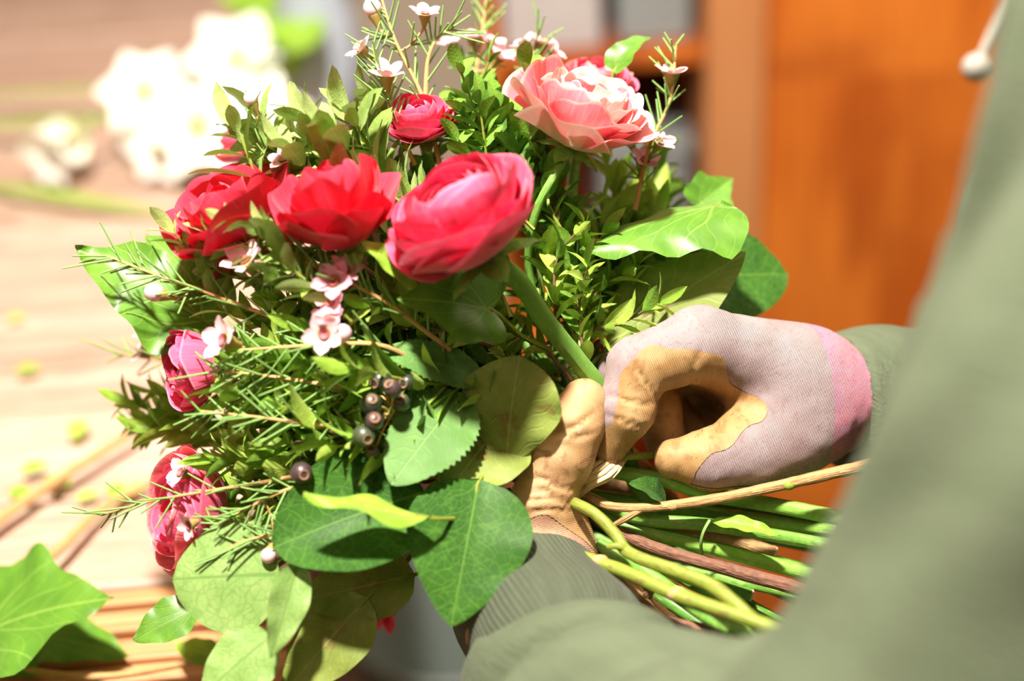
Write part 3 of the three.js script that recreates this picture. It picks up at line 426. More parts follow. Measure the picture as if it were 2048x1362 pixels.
// ───────────────────────── filler sprigs ─────────────────────────
const smallLeaf = { lance: leafGeo('lance', 1, 1, { rows: 6, cols: 2, fold: 0.35, bend: 0.07, ripple: 0.01 }), oval: leafGeo('oval', 1, 1, { rows: 6, cols: 2, fold: 0.3, bend: 0.06, ripple: 0.01 }), sage: leafGeo('oval', 1, 0.82, { rows: 6, cols: 2, fold: 0.2, bend: 0.08, ripple: 0.015 }) };
function protoSprig(type, L, pairs, leafL, stemM, mats, variant) {
  const g = new THREE.Group();
  const cv = new THREE.CatmullRomCurve3([V(0, 0, 0), V(rr(-0.05, 0.05) * L, L * 0.35, rr(-0.05, 0.05) * L), V(rr(-0.12, 0.12) * L, L * 0.7, rr(-0.1, 0.1) * L), V(rr(-0.2, 0.2) * L, L, rr(-0.15, 0.15) * L)]);
  part('stem', tube(cv.points, 0.0011, 0.0006, 10, 5), stemM, g);
  const geo = smallLeaf[type];
  for (let i = 0; i < pairs; i++) {
    const t = lerp(0.22, 0.98, i / (pairs - 1)), p = cv.getPoint(t), tn = cv.getTangent(t);
    for (const s of [-1, 1]) {
      const a = i * (type === 'lance' ? 1.25 : 0.5) + rr(-0.4, 0.4) + (s > 0 ? Math.PI : 0), out = V(Math.cos(a), 0, Math.sin(a)), d = tn.clone().multiplyScalar(rr(0.6, 1.1)).addScaledVector(out, 1).normalize();
      const l = part('leaf', geo, mats[Math.floor(rnd() * mats.length)], g); l.position.copy(p); orient(l, d, 0, tn.clone().addScaledVector(out, -0.3)); l.rotateY(rr(-0.5, 0.5)); const sz = leafL * rr(0.75, 1.15) * (1 - 0.35 * smooth(0.75, 1, t)); l.scale.set(sz * rr(0.85, 1.1), sz, sz);
    }
  }
  const tip = part('leaf', geo, mats[0], g); tip.position.copy(cv.getPoint(1)); orient(tip, cv.getTangent(1)); tip.scale.setScalar(leafL * 0.8);
  return g;
}
const protos = {
  lance: [0, 1, 2, 3].map(k => protoSprig('lance', 0.075, 8, 0.0245, k % 2 ? stemYellow : barkBrown, SM.lance, k)),
  oval: [0, 1, 2].map(k => protoSprig('oval', 0.07, 8, 0.018, stemYellow, SM.oval, k)),
  sage: [0, 1, 2].map(k => protoSprig('sage', 0.075, 6, 0.027, stemYellow, SM.sage, k)),
};
const bindP = at(...BIND);
const SPR = { lance: ['myrtle_sprig', 'leafy sprig of narrow pointed green leaves in the bouquet', 'pointed leaf sprigs filling the bouquet'], oval: ['boxwood_sprig', 'leafy sprig of small oval green leaves in the bouquet', 'oval leaf sprigs filling the bouquet'], sage: ['eucalyptus_sprig', 'sprig of greyish sage oval leaves in the bouquet', 'sage leaf sprigs filling the bouquet'] };
function sprig(type, px, py, d, dir, sc = 1, where = 'in the bouquet', k = Math.floor(rnd() * protos[type].length)) {   // tip at the point, growing along dir
  const [n, l, gr] = SPR[type], o = protos[type][k].clone(); o.name = nameOf(n); o.userData = { label: l.replace('in the bouquet', where), category: 'sprig', group: gr };
  const D = dir.clone().normalize(), Ls = (type === 'oval' ? 0.07 : 0.075) * sc;
  o.position.copy(at(px, py, d)).addScaledVector(D, -Ls); orient(o, D); o.rotateY(rnd() * 6.283); o.scale.setScalar(sc); scene.add(o); return o;
}
const dome = (px, py) => { const r = Math.hypot((px - 760) / 560, (py - 640) / 560); return 0.668 - 0.062 * Math.sqrt(Math.max(0, 1 - r * r)); };
function fill(type, n, x0, x1, y0, y1, sc = 1, dd = [0, 0.035], back = 0.25, where) {
  for (let i = 0; i < n; i++) {
    const px = lerp(x0, x1, (i + rnd()) / n), py = rr(y0, y1), d = dome(px, py) + rr(...dd), p = at(px, py, d), D = p.clone().sub(bindP).normalize().add(V(rr(-1, 1), rr(-1, 1), rr(-1, 1)).multiplyScalar(back));
    sprig(type, px, py, d, D, sc * rr(0.85, 1.15), where);
  }
}
fill('lance', 30, 430, 760, 760, 1010, 1.05, [-0.004, 0.035], 0.25, 'between the two pink side blooms and the berries');
fill('lance', 18, 430, 760, 560, 760, 1, [0.0, 0.04], 0.25, 'under the pointed wavy ivy leaf');
fill('lance', 16, 500, 980, 520, 700, 0.9, [0.02, 0.06], 0.25, 'beneath the ruffled red blooms');
fill('lance', 10, 560, 950, 700, 860, 0.9, [0.02, 0.05], 0.25, 'around the dusty pink wax flowers and berries');
fill('lance', 10, 1050, 1290, 370, 620, 0.85, [0.045, 0.07], 0.25, 'between the hairy stem and glossy ivy leaf');
fill('lance', 8, 420, 620, 980, 1110, 0.85, [0.02, 0.05], 0.25, 'above the pale netted leaves');
fill('oval', 8, 905, 1030, 90, 250, 1, [0.01, 0.04], 0.2, 'at the top beside the tall wax flowers');
fill('oval', 8, 900, 1110, 200, 380, 1, [0.02, 0.05], 0.25, 'between the big ranunculus and blush lisianthus');
fill('sage', 13, 480, 745, 180, 320, 1.0, [-0.005, 0.035], 0.3, 'at the top above the red blooms');
fill('sage', 6, 340, 560, 440, 560, 0.7, [-0.02, 0.005], 0.4, 'over the red bloom by the ivy tip');
fill('oval', 8, 600, 860, 300, 520, 1, [0.045, 0.07], 0.3, 'behind the ruffled red blooms');
fill('lance', 9, 1200, 1330, 300, 480, 0.85, [0.045, 0.07], 0.3, 'under the blush lisianthus');
fill('lance', 7, 250, 400, 780, 960, 0.9, [0.04, 0.07], 0.3, 'behind the two pink side blooms');
fill('oval', 9, 850, 1150, 420, 720, 1, [0.05, 0.075], 0.5, 'behind the hairy ranunculus stem');
for (const [x, y, d, dx, dy, dz, s] of [[1190, 470, 0.645, 0.5, 0.7, 0.2, 0.9], [1140, 440, 0.64, 0.1, 0.9, 0.1, 0.8], [1310, 600, 0.648, 0.85, 0.35, 0.2, 0.85], [1130, 540, 0.638, -0.2, 0.95, 0.2, 0.8], [1240, 520, 0.65, 0.4, 0.85, 0.2, 0.8], [1015, 700, 0.632, -0.2, 0.9, 0.2, 0.7]]) sprig('lance', x, y, d, dirv(dx, dy, dz), s, 'standing out in front beside the hairy stem');

// wax flower sprigs: a thin woody stem with needles and five-petalled flowers
const needleGeo = (() => { const g = new THREE.CylinderGeometry(0.35, 0.55, 1, 5, 2); g.translate(0, 0.5, 0); return g; })();
const waxPetal = (() => { const pos = [], uv = [], idx = []; for (let j = 0; j <= 4; j++) for (let i = 0; i <= 6; i++) { const u = i / 6 * 2 - 1, v = j / 4, w = 0.5 * Math.sqrt(Math.max(0, 1 - Math.pow(1.25 * v - 0.45, 2) * 1.4)); pos.push(u * w, v * 0.28 + 0.12 * u * u * w - 0.02 * Math.sin(v * 3), 0.35 + v * (0.92 - 0.1 * u * u)); uv.push(i / 6, v); } for (let j = 0; j < 4; j++) for (let i = 0; i < 6; i++) { const a = j * 7 + i; idx.push(a, a + 7, a + 1, a + 1, a + 7, a + 8); } const g = new THREE.BufferGeometry(); g.setAttribute('position', new THREE.Float32BufferAttribute(pos, 3)); g.setAttribute('uv', new THREE.Float32BufferAttribute(uv, 2)); g.setIndex(idx); g.computeVertexNormals(); return g; })();
const waxCup = new THREE.LatheGeometry([[0.28, -0.05], [0.32, 0.05], [0.42, 0.02], [0.4, -0.2], [0.2, -0.7], [0.1, -1.1]].map(p => new THREE.Vector2(...p)), 14);
const waxRing = new THREE.LatheGeometry([[0.02, -0.02], [0.16, 0.02], [0.27, 0.16], [0.3, 0.13]].map(p => new THREE.Vector2(...p)), 14);
const budGeo = new THREE.SphereGeometry(0.5, 12, 9);
const M4 = new THREE.Matrix4();
function waxSprig(label, path, flowers, nN = 26, nr = 1) {
  const pts = path.map(q => at(...q)), o = pts[0].clone(), g = group('waxflower_sprig', label, 'sprig', o, 'wax flower sprigs of the bouquet');
  const cv = new THREE.CatmullRomCurve3(pts.map(p => p.clone().sub(o)), false, 'centripetal'), len = cv.getLength();
  part('stem', tube(cv.points, 0.0012, 0.0005, 20, 6), twigTan, g);
  const ng = [];
  const needlesAt = (p, tn, L) => { const a = rnd() * 6.283, side = V(1, 0, 0).cross(tn).normalize(), s2 = tn.clone().cross(side), d = tn.clone().multiplyScalar(rr(0.8, 1.6)).addScaledVector(side, Math.cos(a)).addScaledVector(s2, Math.sin(a)).normalize(); const q = new THREE.Quaternion().setFromUnitVectors(V(0, 1, 0), d), n = needleGeo.clone(); M4.compose(p, q, V(0.0011, L, 0.0011)); n.applyMatrix4(M4); ng.push(n); };
  for (let i = 0; i < nN; i++) { const t = lerp(0.12, 1, Math.pow(i / (nN - 1), 0.8)); needlesAt(cv.getPoint(t), cv.getTangent(t), rr(0.011, 0.021) * nr); }
  for (const [x, y, d, fx, fy, fz, kind = 'open', sc = 1] of flowers) {
    const p = at(x, y, d).sub(o), f = dirv(fx, fy, fz), s = 0.0068 * sc; let bt = 0, bd = 9; for (let k = 0; k <= 20; k++) { const dd = cv.getPoint(k / 20).distanceTo(p.clone().addScaledVector(f, -0.012)); if (dd < bd) { bd = dd; bt = k / 20; } }
    const ca = p.clone().addScaledVector(f, -s * 1.0), j = cv.getPoint(bt), mid = ca.clone().lerp(j, 0.55).addScaledVector(f, -0.002);
    const fl = new THREE.Group(); fl.name = 'flower'; fl.position.copy(p); orient(fl, f); fl.rotateY(rnd() * 6); g.add(fl);
    part('pedicel', tube([j, mid, ca], 0.0006, 0.0007, 8, 5), twigTan, g);
    for (let k = 0; k < 3; k++) needlesAt(mid, ca.clone().sub(j).normalize(), rr(0.008, 0.014));
    part('cup', waxCup, P.waxCalyx, fl).scale.setScalar(s);
    const pm = kind === 'pink' ? P.waxPink : P.wax;
    if (kind === 'bud') { const b = part('bud', budGeo, P.wax, fl); b.scale.set(s * 1.1, s * 1.15, s * 1.1); b.position.y = s * 0.3; }
    else { part('centre', waxRing, P.waxCup, fl).scale.setScalar(s); for (let k = 0; k < 5; k++) { const pe = part('petal', waxPetal, pm, fl); pe.scale.set(s * 0.88, s * rr(0.8, kind === 'cupped' ? 2.6 : 1.9), s * 0.9); pe.rotation.y = k * 1.2566; } }
  }
  const nm = part('needles', mergeGeometries(ng), needleMat, g); nm.userData.kind = 'stuff';
  return g;
}
waxSprig('tall wax flower sprig topped by a white flower, rising highest', [[880, 330, 0.66], [845, 195, 0.66], [790, 80, 0.66], [755, -30, 0.66]], [[850, 28, 0.655, 0.1, 0.8, 0.5, 'open'], [748, 26, 0.66, -0.3, 0.9, 0.2, 'bud', 1.15]], 30);
waxSprig('wax flower sprig with two cupped flowers over the small pink bloom', [[830, 330, 0.655], [790, 240, 0.65], [770, 180, 0.65], [745, 95, 0.65]], [[722, 100, 0.65, -0.6, 0.6, 0.4, 'cupped'], [775, 150, 0.645, 0, 0.85, 0.5, 'cupped', 1.15]], 28);
waxSprig('forked wax flower sprig beside the tall one', [[850, 200, 0.66], [858, 110, 0.66], [880, 70, 0.66], [905, 55, 0.66]], [], 14);
waxSprig('wax flower sprig with clustered flowers behind the oval leaves', [[950, 260, 0.70], [950, 160, 0.71], [965, 60, 0.715], [975, -20, 0.715]], [[905, 88, 0.705, -0.3, 0.8, 0.4, 'open'], [945, 75, 0.71, 0, 0.9, 0.4, 'open'], [985, 85, 0.71, 0.3, 0.8, 0.4, 'open'], [1000, 112, 0.705, 0.5, 0.6, 0.5, 'cupped']], 26);
waxSprig('wax flower sprig with clustered flowers against the blush bloom', [[1090, 320, 0.70], [1070, 200, 0.70], [1060, 130, 0.70], [1080, 60, 0.70]], [[1050, 88, 0.70, -0.4, 0.8, 0.3, 'open'], [1085, 86, 0.70, 0.2, 0.9, 0.3, 'open'], [1105, 105, 0.70, 0.6, 0.6, 0.4, 'cupped']], 16);
waxSprig('wax flower sprig with one flower rising past the blush bloom', [[1270, 420, 0.675], [1300, 290, 0.672], [1340, 200, 0.67], [1352, 90, 0.67]], [[1343, 146, 0.668, 0.1, 0.9, 0.35, 'open', 1.1], [1320, 285, 0.67, 0.4, 0.6, 0.6, 'open'], [1290, 320, 0.675, 0.2, 0.5, 0.7, 'pink'], [1275, 270, 0.68, 0.3, 0.6, 0.6, 'pink']], 22, 0.9);
waxSprig('wax flower sprig tucked between the two upright stems', [[1090, 420, 0.69], [1070, 330, 0.685], [1060, 260, 0.685], [1050, 210, 0.685]], [[1064, 240, 0.675, -0.3, 0.3, 0.8, 'open'], [1062, 318, 0.675, -0.2, 0.2, 0.9, 'pink'], [1075, 345, 0.672, 0.1, 0.1, 0.9, 'open', 0.8]], 12);
waxSprig('long wax flower sprig reaching over the pointed ivy leaf', [[700, 690, 0.625], [560, 640, 0.62], [400, 580, 0.622], [300, 545, 0.625], [215, 512, 0.63]], [[318, 588, 0.618, -0.7, 0.2, 0.4, 'bud', 1.1]], 34, 1.1);
waxSprig('wax flower sprig with dusty pink flowers in the middle', [[900, 700, 0.625], [780, 610, 0.612], [690, 560, 0.606], [560, 500, 0.61]], [[668, 562, 0.6, -0.2, 0.3, 0.85, 'pink', 1.2], [690, 540, 0.602, 0.4, 0.6, 0.5, 'pink'], [660, 604, 0.6, -0.2, 0.1, 0.9, 'pink', 0.9], [490, 522, 0.608, -0.3, 0.6, 0.6, 'cupped', 1.3]], 24);
waxSprig('wax flower sprig with a red centred flower facing outward', [[860, 740, 0.63], [760, 690, 0.61], [640, 690, 0.605], [480, 700, 0.61]], [[648, 668, 0.594, -0.1, 0.0, 1, 'open', 1.15], [680, 668, 0.598, 0.5, 0.1, 0.8, 'bud', 1.1], [656, 636, 0.598, 0, 0.6, 0.7, 'pink', 0.9], [447, 680, 0.606, -0.6, 0.2, 0.6, 'cupped', 1.3]], 26);
waxSprig('wax flower sprig ending beside the pink bud', [[840, 815, 0.63], [700, 780, 0.615], [560, 755, 0.61], [430, 740, 0.612]], [], 26, 1.1);
waxSprig('wax flower sprig blurred behind the pink bud', [[500, 740, 0.69], [400, 730, 0.70], [320, 720, 0.71], [240, 708, 0.715]], [[285, 700, 0.71, -0.7, 0.4, 0.3, 'open', 1.1], [300, 668, 0.71, -0.3, 0.8, 0.3, 'cupped', 1.1]], 18, 1.1);
waxSprig('wax flower sprig crossing the soft pink ranunculus', [[700, 930, 0.625], [540, 962, 0.62], [400, 985, 0.622], [290, 1005, 0.625], [205, 1030, 0.63]], [[362, 945, 0.628, -0.5, 0.4, 0.6, 'cupped']], 26, 0.95);
waxSprig('wax flower sprig with a spent flower over the soft pink ranunculus', [[640, 960, 0.62], [560, 985, 0.615], [470, 1030, 0.615], [420, 1060, 0.618]], [[378, 1050, 0.615, -0.7, -0.3, 0.6, 'open', 0.9], [540, 1104, 0.612, -0.2, -0.6, 0.5, 'bud', 0.9]], 26, 0.9);
waxSprig('wax flower sprig lying across the pointed leaves by berries', [[760, 850, 0.63], [640, 850, 0.61], [520, 835, 0.605], [400, 822, 0.61]], [], 26);
waxSprig('wax flower sprig hanging over the netted leaves', [[640, 1040, 0.62], [540, 1070, 0.612], [470, 1090, 0.612], [430, 1130, 0.615]], [], 26, 0.9);
waxSprig('wax flower sprig among the red blooms', [[760, 560, 0.64], [650, 470, 0.63], [560, 350, 0.64], [500, 250, 0.65]], [[567, 320, 0.63, -0.2, 0.6, 0.6, 'pink'], [505, 205, 0.645, -0.3, 0.8, 0.3, 'bud', 0.9]], 22);

// berries on a twig
{
  const spots = [[762, 762, 0.606, 0, 1], [786, 778, 0.6, 1, 0.8], [742, 808, 0.6, 0, 1], [748, 842, 0.597, 1, 0.85], [727, 872, 0.598, 2, 1], [802, 805, 0.61, 2, 0.85], [815, 765, 0.612, 0, 0.75], [745, 905, 0.606, 2, 0.7]];
  const j = at(850, 830, 0.625), g = group('berry_sprig', 'sprig of dark green and purple berries with brown crowns', 'sprig', j);
  part('stem', tube([V(0, 0, 0), at(800, 820, 0.615).sub(j), at(770, 840, 0.612).sub(j)], 0.0013, 0.0009, 10, 6), barkBrown, g);
  const br = (parent, org, [x, y, d, k, s], root) => {
    const c = at(x, y, d).sub(org), f = dirv(hash(x, y) - 0.6, hash(y, x) - 0.3, 0.75), b = part('berry', new THREE.SphereGeometry(0.0048 * s, 20, 16), berryMats[k], parent); b.position.copy(c); b.scale.y = 1.06; orient(b, f);
    const cr = part('crown', new THREE.LatheGeometry([[0.0002, -0.0004], [0.0012, -0.0002], [0.0019, 0.0006], [0.0023, 0.0002]].map(p => new THREE.Vector2(...p)), 10), berryCrown, b); cr.position.y = 0.0046 * s;
    part('pedicel', tube([root, root.clone().lerp(c, 0.5).add(V(0, 0.001, 0)), c.clone().addScaledVector(f, -0.003)], 0.0006, 0.0006, 6, 5), twigTan, parent);
  };
  for (const s of spots) br(g, j, s, at(785, 828, 0.613).sub(j));
  const j2 = at(660, 930, 0.62), g2 = group('berry_sprig', 'single purple berry beside the large dark leaf', 'sprig', j2);
  br(g2, j2, [603, 946, 0.603, 1, 1.0], V(0, 0, 0)); part('stem', tube([V(0, 0, 0), at(720, 930, 0.63).sub(j2), at(790, 925, 0.64).sub(j2)], 0.0008), twigTan, g2);
}

// ───────────────────────── the bundle of stems below the binding ─────────────────────────
function stemThing(name, label, pts, r0, r1, m, bump = 0.05, rad = 9, cut) {
  const w = pts.map(q => at(...q)), o = w[0].clone(), g = group(name, label, 'stem', o, 'cut stems below the binding point');
  part(name === 'twig' ? 'bark' : 'stalk', tube(w.map(p => p.clone().sub(o)), r0, r1, pts.length * 8, rad, bump, Math.floor(pts[0][0])), m, g);
  const e = w[w.length - 1].clone().sub(o), d = w[w.length - 1].clone().sub(w[w.length - 2]).normalize();
  const c = part('cut_end', new THREE.CylinderGeometry(r1 * 0.94, r1 * 0.94, 0.0012, 12), strawMat, g); c.position.copy(e).addScaledVector(d, 0.0003); orient(c, d);
  return [g, o];
}
const knob = ([g, o], x, y, d, r, m) => { const b = part('bud', new THREE.SphereGeometry(r, 10, 8), m, g); b.position.copy(at(x, y, d).sub(o)); b.scale.set(1.2, 0.9, 0.9); };
const fork = ([g, o], pts, r, m) => part('side_shoot', tube(pts.map(q => at(...q).sub(o)), r, r * 0.6, 12, 7, 0.06), m, g);
const G = stemGreen;
stemThing('flower_stem', 'thick pale green stem running just under the gloved thumb tip', [[1160, 915, 0.664], [1230, 943, 0.658], [1330, 960, 0.655], [1424, 990, 0.655], [1530, 1007, 0.655], [1700, 1040, 0.65]], 0.0034, 0.0036, G[0], 0.03, 12);
{ const t = stemThing('twig', 'light tan woody twig lying on top of the stems', [[1160, 985, 0.648], [1212, 1010, 0.642], [1277, 1016, 0.637], [1412, 1001, 0.634], [1530, 978, 0.634], [1695, 940, 0.635], [1760, 925, 0.635]], 0.0019, 0.0029, barkTan, 0.1); fork(t, [[1285, 1016, 0.637], [1255, 1035, 0.638], [1228, 1050, 0.645]], 0.002, barkTan); knob(t, 1578, 972, 0.632, 0.0022, stemYellow); knob(t, 1345, 1014, 0.633, 0.002, barkTan); }
stemThing('flower_stem', 'smooth bright green stem below the tan twig', [[1150, 985, 0.662], [1282, 1037, 0.648], [1412, 1049, 0.645], [1624, 1084, 0.645], [1740, 1104, 0.643]], 0.003, 0.0031, G[1], 0.02, 12);
stemThing('flower_stem', 'ribbed green stem bound by a thin grass blade', [[1150, 1010, 0.662], [1259, 1056, 0.652], [1383, 1086, 0.65], [1577, 1137, 0.648], [1690, 1170, 0.645]], 0.0032, 0.0034, G[0], 0.03, 12);
stemThing('twig', 'reddish brown twig with a slanting pale cut', [[1140, 1000, 0.66], [1200, 1043, 0.65], [1294, 1090, 0.642], [1471, 1143, 0.638], [1570, 1170, 0.636], [1620, 1186, 0.636]], 0.0026, 0.0034, barkBrown, 0.08);
{ const t = stemThing('flower_stem', 'kinked yellow green stem dotted with brown specks', [[1110, 985, 0.645], [1150, 1006, 0.628], [1194, 1031, 0.62], [1233, 1072, 0.615], [1253, 1102, 0.61], [1353, 1143, 0.595], [1424, 1172, 0.585], [1500, 1236, 0.572], [1560, 1290, 0.565]], 0.0024, 0.0034, stemYellow, 0.07, 11); fork(t, [[1253, 1096, 0.61], [1235, 1092, 0.609], [1215, 1093, 0.611]], 0.0019, stemYellow); }
{ const t = stemThing('flower_stem', 'straight yellow green stem with a brown node', [[1110, 1100, 0.64], [1150, 1110, 0.622], [1247, 1143, 0.605], [1353, 1190, 0.588], [1500, 1240, 0.57], [1580, 1270, 0.562]], 0.003, 0.0032, stemYellow, 0.05, 11); knob(t, 1200, 1123, 0.612, 0.0034, twigTan); knob(t, 1353, 1188, 0.588, 0.0035, twigTan); }
stemThing('flower_stem', 'fresh green stem beneath the two yellow green ones', [[1200, 1090, 0.64], [1300, 1150, 0.62], [1412, 1232, 0.598], [1483, 1268, 0.588], [1560, 1310, 0.58]], 0.0032, 0.0034, G[1], 0.03, 11);
{ const t = stemThing('twig', 'thin brown twig bending along the sleeve', [[1120, 1110, 0.645], [1171, 1154, 0.63], [1247, 1196, 0.618], [1324, 1240, 0.608], [1380, 1253, 0.604], [1440, 1268, 0.6], [1520, 1290, 0.596]], 0.0024, 0.0025, barkBrown, 0.12); knob(t, 1247, 1194, 0.616, 0.003, barkBrown); }
{ const t = stemThing('twig', 'gnarled tan twig with a forked stub', [[1170, 1110, 0.655], [1235, 1149, 0.64], [1282, 1196, 0.63], [1330, 1236, 0.625], [1377, 1290, 0.618], [1420, 1330, 0.61]], 0.0032, 0.0046, barkTan, 0.22, 10); fork(t, [[1290, 1200, 0.63], [1300, 1180, 0.625], [1310, 1168, 0.622]], 0.003, barkTan); }
stemThing('flower_stem', 'slim glossy green stem between the brown twigs', [[1180, 1040, 0.668], [1353, 1131, 0.656], [1565, 1184, 0.652], [1660, 1205, 0.65]], 0.0022, 0.0023, G[1], 0.01, 10);
stemThing('twig', 'short pale tan twig wedged between green stems', [[1330, 1045, 0.668], [1383, 1062, 0.664], [1450, 1075, 0.662], [1547, 1107, 0.662]], 0.003, 0.0036, barkTan, 0.15);
stemThing('twig', 'short reddish twig beside the gloved wrist', [[1110, 1060, 0.655], [1150, 1078, 0.645], [1224, 1107, 0.64], [1300, 1150, 0.645]], 0.0024, 0.0024, barkBrown, 0.1);
stemThing('flower_stem', 'deep green stem emerging beside the gloved wrist', [[1100, 1030, 0.66], [1160, 1060, 0.65], [1240, 1100, 0.646], [1360, 1150, 0.648], [1500, 1190, 0.65]], 0.0028, 0.003, G[2], 0.02, 10);
stemThing('flower_stem', 'thin yellow stem pinched by the gloved fingers', [[1120, 925, 0.655], [1180, 921, 0.645], [1240, 914, 0.642], [1310, 910, 0.65], [1380, 905, 0.67]], 0.0016, 0.0017, stemYellow, 0.04);
[[1450, 1030, 0.67, 0], [1500, 1050, 0.674, 1], [1540, 1120, 0.672, 0], [1480, 1150, 0.668, 2], [1430, 1190, 0.662, 1], [1600, 1030, 0.676, 2], [1400, 1230, 0.655, 2], [1380, 1280, 0.648, 1], [1560, 1080, 0.68, 1], [1520, 1160, 0.672, 1], [1450, 1235, 0.64, 1], [1480, 1215, 0.652, 0], [1420, 1262, 0.635, 2], [1385, 1240, 0.648, 0], [1440, 1180, 0.66, 2], [1350, 1250, 0.65, 1]].forEach(([x, y, d, k], i) => {
  const b = [1140 + (i * 37) % 60, 960 + (y - 960) * 0.35, 0.672]; const kx = (x - b[0]) * 0.7, ky = (y - b[1]) * 0.7;
  stemThing('flower_stem', 'plain green stem deep inside the bundle', [b, [(b[0] + x) / 2 - 5, (b[1] + y) / 2 + 4, (b[2] + d) / 2], [x, y, d], [x + kx, y + ky, d]], 0.0026 + 0.0008 * hash(i, 4), 0.0032, G[k], 0.03, 10);
});
bigLeaf('ovate', M.mid, [1330, 1008, 0.645], [1256, 966, 0.634], 0.9, [0.2, 0.7, 0.7], { name: 'stem_leaf', bend: 0.12, fold: 0.3 }, 'green leaf remnant curled over the thick pale stem');
bigLeaf('lance', M.lime, [1420, 1045, 0.64], [1560, 1072, 0.632], 0.8, [0.2, 0.7, 0.7], { name: 'stem_leaf', bend: 0.06, fold: 0.4 }, 'narrow lime sheath split along a green stem');
thingMesh('grass_blade', tube([at(1420, 1040, 0.637), at(1408, 1062, 0.636), at(1402, 1085, 0.638), at(1404, 1108, 0.644)], 0.0009, 0.0007, 14, 6), needleMat, 'thin dark green grass blade hooked over a stem', 'grass blade');
{
  const o = at(1190, 945, 0.65), g = group('raffia_tie', 'pale straw raffia tie wound round the stems', 'raffia', o);
  for (let i = 0; i < 8; i++) {
    const a = i * 6 - 20, pts = [[1120 + a, 992 + i * 2, 0.652], [1160 + a, 962 + i * 1.5, 0.638 + 0.0015 * (i % 3)], [1205 + a * 0.8, 930 + i * 3.5, 0.634 + 0.0015 * (i % 2)], [1232 + a * 0.6, 912 + i * 2, 0.642], [1250 + a * 0.4, 905, 0.66]].map(q => at(...q).sub(o));
    const s = part('strand', tube(pts, 0.0014, 0.0011, 16, 6, 0.1, i), strawMat, g);
  }
}

// ───────────────────────── the florist ─────────────────────────
const shL = at(2530, 50, 0.39), F = V(-0.84, 0, -0.54), RT = V(0.54, 0, -0.84), UPV = V(0, 1, 0);
const person = group('person', 'person in a grey green sweatshirt and gardening gloves tying the bouquet', 'person', V(shL.x + 0.12, 0, shL.z - 0.14));
const PO = person.position;
const bw = (v, r) => [v.x, v.y, v.z, r];
const mid = shL.clone().addScaledVector(RT, 0.18), shR = shL.clone().addScaledVector(RT, 0.36);
const chest = mid.clone().add(V(0, -0.12, 0)), waist = mid.clone().add(V(0, -0.34, 0)).addScaledVector(F, -0.05), hip = mid.clone().add(V(0, -0.5, 0)).addScaledVector(F, -0.08);
const armsL = [bw(shL, 0.066), bone(2215, 850, 0.40, 0.060), bone(1815, 1625, 0.43, 0.060), bone(1410, 1610, 0.50, 0.057), bone(1225, 1500, 0.545, 0.051), bone(1130, 1400, 0.588, 0.0435)];
const cuffL = [bone(1128, 1305, 0.594, 0.038), bone(1062, 1212, 0.632, 0.0335), bone(1040, 1165, 0.65, 0.0325)];
const elbR = at(2250, 930, 0.84), armsR = [bw(shR, 0.062), bw(elbR, 0.052), bone(1900, 825, 0.738, 0.041), bone(1760, 804, 0.704, 0.0325), bone(1600, 790, 0.672, 0.0305)];
const cutL = [at(1078, 1158, 0.637), at(1078, 1158, 0.637).sub(at(1128, 1305, 0.594)).normalize()];
const cutR = [at(1712, 795, 0.672), dirv(-1, -0.1, 0.3)];
const planeD = (x, y, z, [p, n]) => (x - p.x) * n.x + (y - p.y) * n.y + (z - p.z) * n.z;
const chainD = (x, y, z, c, k) => { let d = 9; for (let i = 0; i < c.length - 1; i++) { const e = seg(x, y, z, c[i], c[i + 1])[0]; d = d > 8 ? e : k ? smin(d, e, k) : Math.min(d, e); } return d; };
const alongArm = (x, y, z, a, b) => { const t = seg(x, y, z, a, b)[1]; return t; };
function sleeveFold(x, y, z) { const s = (x * 0.8 + z * 0.9 - y * 0.5); return 0.0022 * Math.sin(s * 95 + 5 * noise3(x * 14, y * 14, z * 14, 3)) * noise3(x * 9, y * 9, z * 9, 8) + 0.004 * (noise3(x * 16, y * 16, z * 16, 5) - 0.5); }
function armField(x, y, z) {
  let l = chainD(x, y, z, armsL, 0.02);
  const fl = sleeveFold(x, y, z); l += fl;
  const back = -planeD(x, y, z, cutL); if (back > 0 && back < 0.2) { const w = 0.012 * (noise3(x * 22, y * 22, z * 22, 12) - 0.5); for (const [c, a, wd] of [[0.09, 0.018, 0.009], [0.13, 0.013, 0.011], [0.17, 0.009, 0.012]]) { const q = (back + w * 1.6 - c) / wd; l += a * Math.exp(-q * q) * (0.35 + noise3(x * 12, y * 12, z * 12, 14)); } }
  let r = chainD(x, y, z, armsR, 0.02); r = Math.max(r + fl * 0.5, planeD(x, y, z, cutR));
  return Math.min(l, r);
}
